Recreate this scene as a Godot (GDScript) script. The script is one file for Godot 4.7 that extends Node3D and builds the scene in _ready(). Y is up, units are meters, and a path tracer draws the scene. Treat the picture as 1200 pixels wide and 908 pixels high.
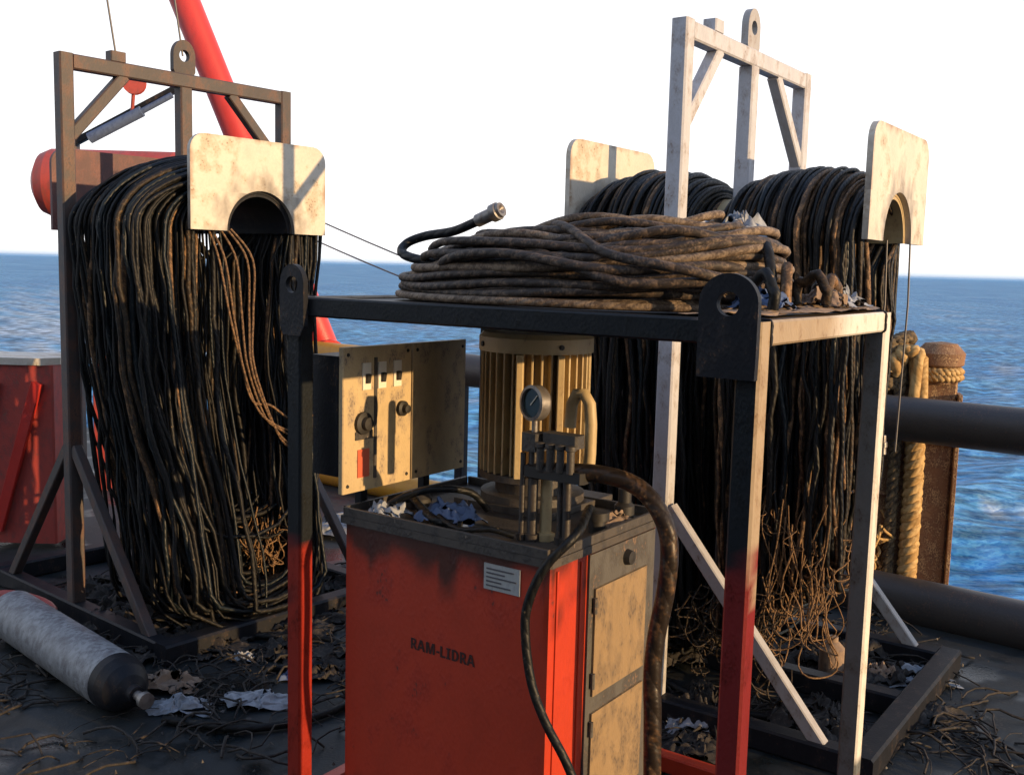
extends Node3D
# Working deck of a ship: hose racks, a hydraulic power unit in a lifting frame, rails, sea. Units are metres.

class Shape:
	var v := PackedVector3Array()
	var n := PackedVector3Array()
	var uv := PackedVector2Array()
	var c := PackedColorArray()
	var idx := PackedInt32Array()
	var paint: Callable

	func put(p: Vector3, m: Vector3, t: Vector2) -> int:
		v.append(p); n.append(m); uv.append(t)
		c.append(paint.call(p, m) if paint.is_valid() else Color.WHITE)
		return v.size() - 1

	func quad(a: Vector3, b: Vector3, d: Vector3, e: Vector3, out: Vector3) -> void:
		var m := (b - a).cross(d - a)
		if m.length_squared() < 1e-14:
			m = (d - a).cross(e - a)
		m = m.normalized()
		var flip := m.dot(out) < 0.0
		if flip: m = -m
		var w := (b - a).length()
		var h := (e - a).length()
		var i := put(a, m, Vector2(0, 0))
		put(b, m, Vector2(w, 0)); put(d, m, Vector2(w, h)); put(e, m, Vector2(0, h))
		if flip: idx.append_array(PackedInt32Array([i, i + 1, i + 2, i, i + 2, i + 3]))
		else: idx.append_array(PackedInt32Array([i, i + 2, i + 1, i, i + 3, i + 2]))

	func tri(a: Vector3, b: Vector3, d: Vector3, out: Vector3) -> void:
		var m := (b - a).cross(d - a).normalized()
		var flip := m.dot(out) < 0.0
		if flip: m = -m
		var i := put(a, m, Vector2(a.x, a.y))
		put(b, m, Vector2(b.x, b.y)); put(d, m, Vector2(d.x, d.y))
		if flip: idx.append_array(PackedInt32Array([i, i + 1, i + 2]))
		else: idx.append_array(PackedInt32Array([i, i + 2, i + 1]))

	# a flat face cut into cells, so that its paint can vary
	func sheet(o: Vector3, u: Vector3, w: Vector3, nu: int, nw: int, out: Vector3) -> void:
		for i in nu:
			for j in nw:
				var a := o + u * (float(i) / nu) + w * (float(j) / nw)
				quad(a, a + u / nu, a + u / nu + w / nw, a + w / nw, out)

	# a bar of a chamfered rectangular section from a to b; w along side, h across it
	func bar(a: Vector3, b: Vector3, w: float, h: float, side: Vector3, steps := 1, ch := 0.1) -> void:
		var d := (b - a).normalized()
		var s := (side - d * side.dot(d)).normalized()
		var t := d.cross(s)
		var k := minf(w, h) * ch
		var prof: Array = [Vector2(-w / 2 + k, -h / 2), Vector2(w / 2 - k, -h / 2), Vector2(w / 2, -h / 2 + k), Vector2(w / 2, h / 2 - k), Vector2(w / 2 - k, h / 2), Vector2(-w / 2 + k, h / 2), Vector2(-w / 2, h / 2 - k), Vector2(-w / 2, -h / 2 + k)]
		for i in 8:
			var p: Vector2 = prof[i]
			var q: Vector2 = prof[(i + 1) % 8]
			var o: Vector3 = s * (p.x + q.x) + t * (p.y + q.y)
			for j in steps:
				var e := a.lerp(b, float(j) / steps)
				var g := a.lerp(b, float(j + 1) / steps)
				quad(e + s * p.x + t * p.y, g + s * p.x + t * p.y, g + s * q.x + t * q.y, e + s * q.x + t * q.y, o)
		for end in [[a, -d], [b, d]]:
			for i in range(1, 7):
				tri(end[0] + s * prof[0].x + t * prof[0].y, end[0] + s * prof[i].x + t * prof[i].y, end[0] + s * prof[i + 1].x + t * prof[i + 1].y, end[1])

	func box(at: Vector3, size: Vector3, ch := 0.08) -> void:
		bar(at - Vector3(0, size.y / 2, 0), at + Vector3(0, size.y / 2, 0), size.x, size.z, Vector3.RIGHT, 1, ch)

	func tube(pts: Array, r: float, sides := 8, closed := false, caps := true, rough := 0.0) -> void:
		var m := pts.size()
		var start := v.size()
		var up := Vector3.UP
		var tan0: Vector3 = (pts[1] - pts[0]).normalized()
		if absf(tan0.dot(up)) > 0.9: up = Vector3.RIGHT
		var x := tan0.cross(up).normalized()
		var along := 0.0
		var total := m + (1 if closed else 0)
		for i in total:
			var p: Vector3 = pts[i % m]
			var t: Vector3
			if closed: t = (pts[(i + 1) % m] - pts[(i - 1 + m) % m]).normalized()
			else: t = (pts[mini(i + 1, m - 1)] - pts[maxi(i - 1, 0)]).normalized()
			x = (x - t * x.dot(t)).normalized()
			var y := t.cross(x)
			if i > 0: along += p.distance_to(pts[i - 1])
			var rr := r * (1.0 + rough * sin(i * 2.39) * cos(i * 1.13))
			for k in sides + 1:
				var a := TAU * k / sides
				var o := x * cos(a) + y * sin(a)
				put(p + o * rr, o, Vector2(float(k) / sides, along / (TAU * r)))
		for i in total - 1:
			for k in sides:
				var a := start + i * (sides + 1) + k
				var b := a + sides + 1
				idx.append_array(PackedInt32Array([a, b, a + 1, a + 1, b, b + 1]))
		if caps and not closed:
			for e in [[0, 1], [m - 1, m - 2]]:
				var out: Vector3 = (pts[e[0]] - pts[e[1]]).normalized()
				var ring: int = start + e[0] * (sides + 1)
				for k in range(1, sides - 1):
					tri(v[ring], v[ring + k], v[ring + k + 1], out)

	# turned shape: profile of (radius, along) about the axis
	func lathe(prof: Array, at: Vector3, axis: Vector3, sides := 24) -> void:
		var d := axis.normalized()
		var x := d.cross(Vector3.UP if absf(d.y) < 0.9 else Vector3.RIGHT).normalized()
		var y := d.cross(x)
		var sum := 0.0
		for i in prof.size() - 1:
			sum += (prof[i].x + prof[i + 1].x) * (prof[i + 1].y - prof[i].y)
		if sum < 0.0:
			prof = prof.duplicate()
			prof.reverse()
		for i in prof.size() - 1:
			var p: Vector2 = prof[i]
			var q: Vector2 = prof[i + 1]
			var slope := Vector2(q.y - p.y, p.x - q.x).normalized()
			var start := v.size()
			for k in sides + 1:
				var a := TAU * k / sides
				var o := x * cos(a) + y * sin(a)
				var m := (o * slope.x + d * slope.y).normalized()
				put(at + o * p.x + d * p.y, m, Vector2(float(k) / sides, p.y))
				put(at + o * q.x + d * q.y, m, Vector2(float(k) / sides, q.y))
			for k in sides:
				var a := start + k * 2
				idx.append_array(PackedInt32Array([a, a + 1, a + 2, a + 2, a + 1, a + 3]))

	# outline (in u, w) given a thickness along d
	func prism(poly: PackedVector2Array, o: Vector3, u: Vector3, w: Vector3, d: Vector3) -> void:
		var t := Geometry2D.triangulate_polygon(poly)
		for s in [[Vector3.ZERO, -d], [d, d]]:
			for i in range(0, t.size(), 3):
				var a := poly[t[i]]
				var b := poly[t[i + 1]]
				var e := poly[t[i + 2]]
				tri(o + u * a.x + w * a.y + s[0], o + u * b.x + w * b.y + s[0], o + u * e.x + w * e.y + s[0], s[1])
		var turn := 1.0 if not Geometry2D.is_polygon_clockwise(poly) else -1.0
		for i in poly.size():
			var a := poly[i]
			var b := poly[(i + 1) % poly.size()]
			var nn := Vector2(b.y - a.y, a.x - b.x) * turn
			quad(o + u * a.x + w * a.y, o + u * b.x + w * b.y, o + u * b.x + w * b.y + d, o + u * a.x + w * a.y + d, u * nn.x + w * nn.y)

	# plate with a round hole: outline and hole have the same number of points
	func ring(outer: PackedVector2Array, inner: PackedVector2Array, o: Vector3, u: Vector3, w: Vector3, d: Vector3) -> void:
		var k := outer.size()
		for i in k:
			var j := (i + 1) % k
			var a := o + u * outer[i].x + w * outer[i].y
			var b := o + u * outer[j].x + w * outer[j].y
			var e := o + u * inner[j].x + w * inner[j].y
			var f := o + u * inner[i].x + w * inner[i].y
			quad(a, b, e, f, -d); quad(a + d, b + d, e + d, f + d, d)
			quad(a, b, b + d, a + d, (a + b - e - f)); quad(f, e, e + d, f + d, -(a + b - e - f))

	func mesh() -> ArrayMesh:
		var a := []
		a.resize(Mesh.ARRAY_MAX)
		a[Mesh.ARRAY_VERTEX] = v; a[Mesh.ARRAY_NORMAL] = n; a[Mesh.ARRAY_TEX_UV] = uv; a[Mesh.ARRAY_INDEX] = idx
		if paint.is_valid(): a[Mesh.ARRAY_COLOR] = c
		var r := ArrayMesh.new()
		r.add_surface_from_arrays(Mesh.PRIMITIVE_TRIANGLES, a)
		return r

const EYE := 1.7
const FRAME_L := 1.3886
const FRAME_W := 0.9374
const FRAME_H := 1.601
const RACK_H := 2.597

var rng := RandomNumberGenerator.new()
var wander := FastNoiseLite.new()
var soft := FastNoiseLite.new()
var M := {}
var base_of := {}
var taken := {}
var hpu := Transform3D(Basis(Vector3.UP, -0.6108), Vector3(0.515, 0, -2.2))        # corner of the lifting frame
var rack_left := Transform3D(Basis(Vector3.UP, -0.698), Vector3(-2.0334, 0, -4.6999))
var rack_right := Transform3D(Basis(Vector3.UP, -0.6203), Vector3(0.5802, 0, -3.7994))
var bare: Callable

# ------------------------------------------------------------------ naming
func numbered(s: String) -> String:
	if not taken.has(s):
		taken[s] = 0
		return s
	taken[s] += 1
	return "%s_%03d" % [s, taken[s]]

func thing(called: String, label: String, category: String, frame := Transform3D.IDENTITY, base := Vector3.ZERO, group := "") -> Node3D:
	var o := Node3D.new()
	o.name = numbered(called)
	add_child(o)
	o.transform = frame * Transform3D(Basis.IDENTITY, base)
	base_of[o] = base
	o.set_meta("label", label); o.set_meta("category", category)
	if group: o.set_meta("group", group)
	return o

func part(called: String, s, m: Material, parent: Node, label := "") -> MeshInstance3D:
	var o := MeshInstance3D.new()
	o.mesh = s.mesh() if s is Shape else s
	o.material_override = m
	var k := 0
	var nm := called
	while parent.has_node(nm):
		k += 1
		nm = "%s_%03d" % [called, k]
	o.name = nm
	parent.add_child(o)
	if base_of.has(parent): o.position = -base_of[parent]
	if label: o.set_meta("label", label)
	return o

func single(called: String, s, m: Material, label: String, category: String, frame := Transform3D.IDENTITY, base := Vector3.ZERO, group := "") -> MeshInstance3D:
	var o := MeshInstance3D.new()
	if s is Shape:
		for i in s.v.size(): s.v[i] -= base
		o.mesh = s.mesh()
	else: o.mesh = s
	o.material_override = m
	o.name = numbered(called)
	add_child(o)
	o.transform = frame * Transform3D(Basis.IDENTITY, base)
	o.set_meta("label", label); o.set_meta("category", category)
	if group: o.set_meta("group", group)
	return o

func setting(called: String, s, m: Material) -> MeshInstance3D:
	var o := MeshInstance3D.new()
	o.mesh = s.mesh() if s is Shape else s
	o.material_override = m
	o.name = called
	o.set_meta("kind", "structure")
	add_child(o)
	return o

# a point in a frame: to the right, up, back
func P(x: float, y: float, b: float) -> Vector3:
	return Vector3(x, y, -b)

# ------------------------------------------------------------------ materials
func field(freq: float, sd: int, size := 512, oct := 3) -> PackedByteArray:
	var f := FastNoiseLite.new()
	f.seed = sd
	f.frequency = freq
	f.noise_type = FastNoiseLite.TYPE_SIMPLEX_SMOOTH
	f.fractal_octaves = oct
	var im := f.get_seamless_image(size, size)
	im.convert(Image.FORMAT_L8)
	return im.get_data()

# base colour, stain colour above a level, specks; linear values in, an sRGB picture out; and a relief map
func surface(sd: int, base: Color, stain: Color, level: float, speck: Color, speck_level: float, rough: float, metal := 0.0, scale := 1.6, relief := 3.0, size := 512) -> StandardMaterial3D:
	var big := field(0.006, sd, size)
	var mid := field(0.02, sd + 7, size, 4)
	var fine := field(0.12, sd + 13, size, 2)
	var px := PackedByteArray()
	px.resize(size * size * 3)
	var hi := PackedByteArray()
	hi.resize(size * size)
	for i in size * size:
		var a := big[i] / 255.0
		var b := mid[i] / 255.0
		var f := fine[i] / 255.0
		var k := 0.86 + 0.22 * (a - 0.5) + 0.12 * (b - 0.5) + 0.10 * (f - 0.5)
		var r := base.r * k
		var g := base.g * k
		var l := base.b * k
		var s := smoothstep(level - 0.13, level + 0.15, 0.45 * b + 0.15 * f + 0.4 * a) * 0.85
		r = lerpf(r, stain.r * k, s); g = lerpf(g, stain.g * k, s); l = lerpf(l, stain.b * k, s)
		var q := smoothstep(speck_level - 0.02, speck_level + 0.07, 0.45 * f + 0.35 * b + 0.2 * a) * 0.8
		r = lerpf(r, speck.r, q); g = lerpf(g, speck.g, q); l = lerpf(l, speck.b, q)
		var col := Color(r, g, l).linear_to_srgb()
		px[i * 3] = clampi(int(col.r * 255), 0, 255); px[i * 3 + 1] = clampi(int(col.g * 255), 0, 255); px[i * 3 + 2] = clampi(int(col.b * 255), 0, 255)
		hi[i] = clampi(int(120 + 90 * (f - 0.5) * (0.5 + s) - 60 * q + 50 * (b - 0.5)), 0, 255)
	var m := StandardMaterial3D.new()
	m.albedo_texture = ImageTexture.create_from_image(Image.create_from_data(size, size, false, Image.FORMAT_RGB8, px))
	var bump := Image.create_from_data(size, size, false, Image.FORMAT_L8, hi)
	bump.convert(Image.FORMAT_RGBA8)
	bump.bump_map_to_normal_map(relief)
	m.normal_enabled = true
	m.normal_texture = ImageTexture.create_from_image(bump)
	m.normal_scale = 0.6
	m.roughness = rough
	m.metallic = metal
	m.uv1_triplanar = true
	m.uv1_scale = Vector3(scale, scale * 0.55, scale)
	return m

func variant(m: StandardMaterial3D, tint: Color) -> StandardMaterial3D:
	var o: StandardMaterial3D = m.duplicate()
	o.albedo_color = tint.linear_to_srgb()
	return o

func painted(m: StandardMaterial3D) -> StandardMaterial3D:
	var o: StandardMaterial3D = m.duplicate()
	o.vertex_color_use_as_albedo = true
	return o

# cream plate: a dark tone fading out from the arch and rust along the rim; one metre of the picture is one metre of plate
func plate_paint(sd: int) -> StandardMaterial3D:
	var m := surface(sd, Color(0.64, 0.60, 0.51), Color(0.42, 0.35, 0.25), 0.60, Color(0.16, 0.10, 0.07), 0.72, 0.55, 0.0, 1.0)
	m.uv1_scale = Vector3.ONE
	var im: Image = (m.albedo_texture as ImageTexture).get_image()
	var f := FastNoiseLite.new()
	f.seed = sd + 5
	f.frequency = 0.018
	f.fractal_octaves = 4
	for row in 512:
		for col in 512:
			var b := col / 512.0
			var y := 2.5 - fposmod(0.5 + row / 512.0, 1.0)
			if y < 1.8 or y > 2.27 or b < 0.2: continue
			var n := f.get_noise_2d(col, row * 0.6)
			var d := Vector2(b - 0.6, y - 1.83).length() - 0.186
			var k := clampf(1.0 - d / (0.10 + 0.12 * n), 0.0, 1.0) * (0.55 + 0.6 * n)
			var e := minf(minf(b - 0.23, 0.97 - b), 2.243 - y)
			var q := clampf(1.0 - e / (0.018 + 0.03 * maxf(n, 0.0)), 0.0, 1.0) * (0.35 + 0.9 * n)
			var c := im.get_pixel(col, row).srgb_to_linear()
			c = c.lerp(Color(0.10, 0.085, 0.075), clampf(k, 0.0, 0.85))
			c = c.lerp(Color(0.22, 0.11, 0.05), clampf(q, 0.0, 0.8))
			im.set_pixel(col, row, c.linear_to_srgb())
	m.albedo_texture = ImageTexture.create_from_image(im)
	return m

func plain(c: Color, rough: float, metal := 0.0) -> StandardMaterial3D:
	var m := StandardMaterial3D.new()
	m.albedo_color = c.linear_to_srgb()
	m.roughness = rough
	m.metallic = metal
	return m

# rubber hose: laid twist as relief round the tube, dust patches along it, ash flecks and sunlit flecks put in the colour
func rubber(sd: int, base: Color, dust: Color, level: float, rough: float, ash_sun_fleck := Color(0.26, 0.17, 0.08)) -> StandardMaterial3D:
	var w := 128
	var h := 512
	var f := FastNoiseLite.new()
	f.seed = sd
	f.frequency = 0.02
	var im := Image.create(w, h, false, Image.FORMAT_RGB8)
	var bp := Image.create(w, h, false, Image.FORMAT_RGBA8)
	for y in h:
		for x in w:
			var a := TAU * x / w
			var t := TAU * y / h
			var v := 0.5 + 0.5 * f.get_noise_3d(cos(a) * 20.0 + cos(t) * 120.0, sin(a) * 20.0, sin(t) * 120.0)
			var g := 0.5 + 0.5 * f.get_noise_3d(cos(a) * 60.0 + cos(t) * 700.0, sin(a) * 60.0 + 50.0, sin(t) * 700.0)
			var s := smoothstep(level - 0.12, level + 0.12, 0.6 * v + 0.4 * g)
			var c := base.lerp(dust, s) * (0.75 + 0.5 * g)
			var fl := smoothstep(0.69, 0.76, 0.3 * v + 0.7 * g)
			c = c.lerp(ash_sun_fleck * (0.7 + 0.6 * v), fl * 0.8)
			c.a = 1.0
			im.set_pixel(x, y, c.linear_to_srgb())
			var tw := 0.5 + 0.5 * sin(3.0 * a + 16.0 * t)
			var e := clampf(0.35 + 0.45 * sqrt(tw) + 0.2 * g, 0.0, 1.0)
			bp.set_pixel(x, y, Color(e, e, e))
	bp.bump_map_to_normal_map(6.0)
	var m := StandardMaterial3D.new()
	m.albedo_texture = ImageTexture.create_from_image(im)
	m.normal_enabled = true
	m.normal_texture = ImageTexture.create_from_image(bp)
	m.normal_scale = 0.45
	m.roughness = rough
	m.metallic_specular = 0.35
	m.uv1_scale = Vector3(1, 0.12, 1)
	return m

func make_materials() -> void:
	M.black = surface(11, Color(0.013, 0.0145, 0.019), Color(0.03, 0.027, 0.027), 0.6, Color(0.09, 0.05, 0.03), 0.68, 0.5)
	M.wear = surface(12, Color(0.9, 0.9, 0.9), Color(0.6, 0.55, 0.5), 0.6, Color(0.3, 0.2, 0.14), 0.7, 0.5)
	M.wear.metallic_specular = 0.3
	M.black.metallic_specular = 0.3
	M.frame = painted(M.wear)
	M.red = surface(13, Color(0.50, 0.048, 0.018), Color(0.36, 0.032, 0.015), 0.6, Color(0.07, 0.03, 0.025), 0.74, 0.4, 0.0, 1.2, 1.5)
	M.red_old = surface(14, Color(0.42, 0.06, 0.045), Color(0.25, 0.045, 0.04), 0.55, Color(0.16, 0.07, 0.05), 0.66, 0.55)
	M.boom = surface(15, Color(0.55, 0.035, 0.025), Color(0.42, 0.03, 0.025), 0.6, Color(0.2, 0.05, 0.03), 0.74, 0.4)
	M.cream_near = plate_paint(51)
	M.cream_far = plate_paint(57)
	M.cream = surface(16, Color(0.66, 0.62, 0.53), Color(0.34, 0.27, 0.18), 0.60, Color(0.12, 0.08, 0.06), 0.70, 0.55, 0.0, 1.1)
	M.door = surface(43, Color(0.30, 0.205, 0.105), Color(0.17, 0.12, 0.07), 0.48, Color(0.08, 0.06, 0.045), 0.62, 0.55, 0.0, 1.4)
	M.maroon = surface(41, Color(0.10, 0.045, 0.045), Color(0.16, 0.06, 0.05), 0.55, Color(0.05, 0.03, 0.03), 0.68, 0.6)
	M.tan = surface(17, Color(0.50, 0.385, 0.205), Color(0.36, 0.25, 0.12), 0.6, Color(0.11, 0.08, 0.06), 0.69, 0.5, 0.0, 1.8)
	M.panel = surface(18, Color(0.56, 0.43, 0.24), Color(0.36, 0.28, 0.18), 0.57, Color(0.15, 0.12, 0.10), 0.66, 0.5, 0.0, 2.2)
	M.grime = surface(19, Color(0.075, 0.065, 0.055), Color(0.035, 0.032, 0.03), 0.48, Color(0.25, 0.2, 0.15), 0.72, 0.6)
	M.rust = surface(20, Color(0.27, 0.14, 0.07), Color(0.09, 0.045, 0.03), 0.46, Color(0.46, 0.31, 0.16), 0.54, 0.85, 0.0, 2.0, 6.0)
	M.deck = surface(26, Color(0.014, 0.02, 0.023), Color(0.007, 0.009, 0.009), 0.48, Color(0.04, 0.036, 0.03), 0.62, 0.38, 0.0, 0.5, 2.0, 1024)
	var wet := field(0.008, 88, 512, 4)
	for i in wet.size():
		wet[i] = int(255 * lerpf(0.65, 0.24, smoothstep(0.52, 0.80, wet[i] / 255.0)))
	M.deck.roughness = 1.0
	M.deck.roughness_texture = ImageTexture.create_from_image(Image.create_from_data(512, 512, false, Image.FORMAT_L8, wet))
	M.deck.uv1_scale = Vector3(0.5, 0.5, 0.5)
	M.pipe = surface(44, Color(0.05, 0.043, 0.038), Color(0.028, 0.026, 0.026), 0.5, Color(0.13, 0.07, 0.04), 0.64, 0.5)
	M.rack_brown = surface(21, Color(0.062, 0.052, 0.05), Color(0.12, 0.06, 0.04), 0.54, Color(0.04, 0.03, 0.03), 0.66, 0.6)
	M.rack_grey = surface(22, Color(0.36, 0.35, 0.34), Color(0.26, 0.22, 0.19), 0.6, Color(0.14, 0.09, 0.06), 0.7, 0.5)
	M.yellow = surface(23, Color(0.60, 0.30, 0.02), Color(0.45, 0.2, 0.02), 0.6, Color(0.14, 0.07, 0.03), 0.7, 0.5)
	M.bottle = surface(24, Color(0.30, 0.32, 0.33), Color(0.11, 0.12, 0.14), 0.47, Color(0.06, 0.05, 0.05), 0.58, 0.55, 0.0, 3.0)
	M.steel = surface(25, Color(0.25, 0.24, 0.23), Color(0.12, 0.10, 0.09), 0.55, Color(0.1, 0.06, 0.04), 0.68, 0.4, 0.5, 4.0)
	M.blocker_grey = surface(40, Color(0.10, 0.10, 0.10), Color(0.07, 0.06, 0.05), 0.6, Color(0.1, 0.06, 0.04), 0.7, 0.6)
	M.cloth_white = surface(27, Color(0.36, 0.39, 0.43), Color(0.16, 0.17, 0.18), 0.52, Color(0.2, 0.18, 0.17), 0.74, 0.9, 0.0, 3.0)
	M.cloth_blue = surface(28, Color(0.10, 0.15, 0.27), Color(0.05, 0.08, 0.16), 0.55, Color(0.03, 0.03, 0.05), 0.7, 0.9, 0.0, 3.0)
	M.cloth_tan = surface(29, Color(0.30, 0.21, 0.14), Color(0.14, 0.10, 0.08), 0.55, Color(0.06, 0.05, 0.04), 0.7, 0.9, 0.0, 3.0)
	M.hose = []
	M.hose.append(rubber(1, Color(0.005, 0.006, 0.007), Color(0.022, 0.022, 0.02), 0.68, 0.5))
	M.hose.append(rubber(2, Color(0.007, 0.007, 0.007), Color(0.035, 0.031, 0.022), 0.64, 0.55))
	M.hose.append(rubber(3, Color(0.018, 0.014, 0.010), Color(0.09, 0.055, 0.026), 0.58, 0.55))
	M.hose.append(rubber(4, Color(0.07, 0.045, 0.028), Color(0.24, 0.14, 0.07), 0.55, 0.65))
	M.hose.append(rubber(5, Color(0.006, 0.010, 0.013), Color(0.03, 0.037, 0.04), 0.66, 0.42))
	M.dust_hose = rubber(6, Color(0.085, 0.06, 0.042), Color(0.20, 0.15, 0.105), 0.5, 0.65)
	M.dust_hose_dark = rubber(7, Color(0.035, 0.028, 0.024), Color(0.12, 0.085, 0.06), 0.55, 0.6)
	M.brown_hose = rubber(8, Color(0.018, 0.013, 0.010), Color(0.09, 0.05, 0.025), 0.62, 0.4)
	M.rope = rubber(9, Color(0.34, 0.21, 0.08), Color(0.48, 0.33, 0.15), 0.5, 0.9)
	M.rope_dark = rubber(10, Color(0.05, 0.04, 0.03), Color(0.16, 0.12, 0.07), 0.5, 0.9)
	M.rope_brown = rubber(12, Color(0.12, 0.07, 0.035), Color(0.25, 0.15, 0.075), 0.5, 0.8)
	M.char = surface(45, Color(0.012, 0.011, 0.010), Color(0.03, 0.022, 0.016), 0.5, Color(0.14, 0.12, 0.10), 0.66, 0.8, 0.0, 6.0, 8.0)
	M.wire = plain(Color(0.12, 0.115, 0.115), 0.5, 0.4)
	M.ink = plain(Color(0.035, 0.010, 0.008), 0.7)
	M.white = plain(Color(0.7, 0.66, 0.56), 0.5)
	M.dark = plain(Color(0.015, 0.014, 0.013), 0.6)
	M.glass_dark = plain(Color(0.02, 0.03, 0.025), 0.12)
	M.print = plain(Color(0.08, 0.08, 0.09), 0.6)
	M.label = surface(31, Color(0.42, 0.44, 0.43), Color(0.3, 0.31, 0.31), 0.6, Color(0.15, 0.13, 0.12), 0.74, 0.45, 0.0, 6.0)
	M.sheet = surface(42, Color(0.10, 0.095, 0.085), Color(0.055, 0.05, 0.045), 0.5, Color(0.2, 0.12, 0.07), 0.68, 0.55)
	M.red_label = plain(Color(0.55, 0.10, 0.045), 0.5)

# ------------------------------------------------------------------ light and air
func make_light() -> void:
	var cam := Camera3D.new()
	cam.name = "camera"
	cam.fov = 41.32
	cam.near = 0.05
	cam.far = 9000.0
	cam.basis = Basis(Vector3.RIGHT, -0.1163) * Basis(Vector3.BACK, 0.0255)
	cam.position = Vector3(0, EYE, 0)
	add_child(cam)
	cam.current = true
	var env := Environment.new()
	env.background_mode = Environment.BG_SKY
	var sm := ProceduralSkyMaterial.new()
	sm.sky_top_color = Color(0.10, 0.22, 0.48).linear_to_srgb()
	sm.sky_horizon_color = Color(1.0, 0.985, 0.97).linear_to_srgb()
	sm.sky_energy_multiplier = 1.08
	sm.sky_curve = 0.66
	sm.ground_bottom_color = Color(0.03, 0.06, 0.1).linear_to_srgb()
	sm.ground_horizon_color = Color(0.3, 0.4, 0.5).linear_to_srgb()
	var sky := Sky.new()
	sky.sky_material = sm
	env.sky = sky
	env.tonemap_mode = Environment.TONE_MAPPER_LINEAR
	env.tonemap_exposure = 1.27
	env.fog_enabled = true
	env.fog_density = 0.0002
	env.fog_light_color = Color(0.5, 0.72, 0.95)
	env.sdfgi_enabled = true
	env.ssao_enabled = true
	env.ssil_enabled = true
	var we := WorldEnvironment.new()
	we.name = "world"
	we.environment = env
	add_child(we)
	var sun := DirectionalLight3D.new()
	sun.name = "sun"
	sun.light_color = Color(1.0, 0.66, 0.33).linear_to_srgb()
	sun.light_energy = 1.6
	sun.light_angular_distance = 0.5
	sun.shadow_enabled = true
	var az := deg_to_rad(123.0)      # from straight ahead, turning right
	var el := deg_to_rad(8.0)
	var to := Vector3(sin(az) * cos(el), sin(el), -cos(az) * cos(el))
	sun.basis = Basis.looking_at(-to, Vector3.UP)
	add_child(sun)

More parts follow.
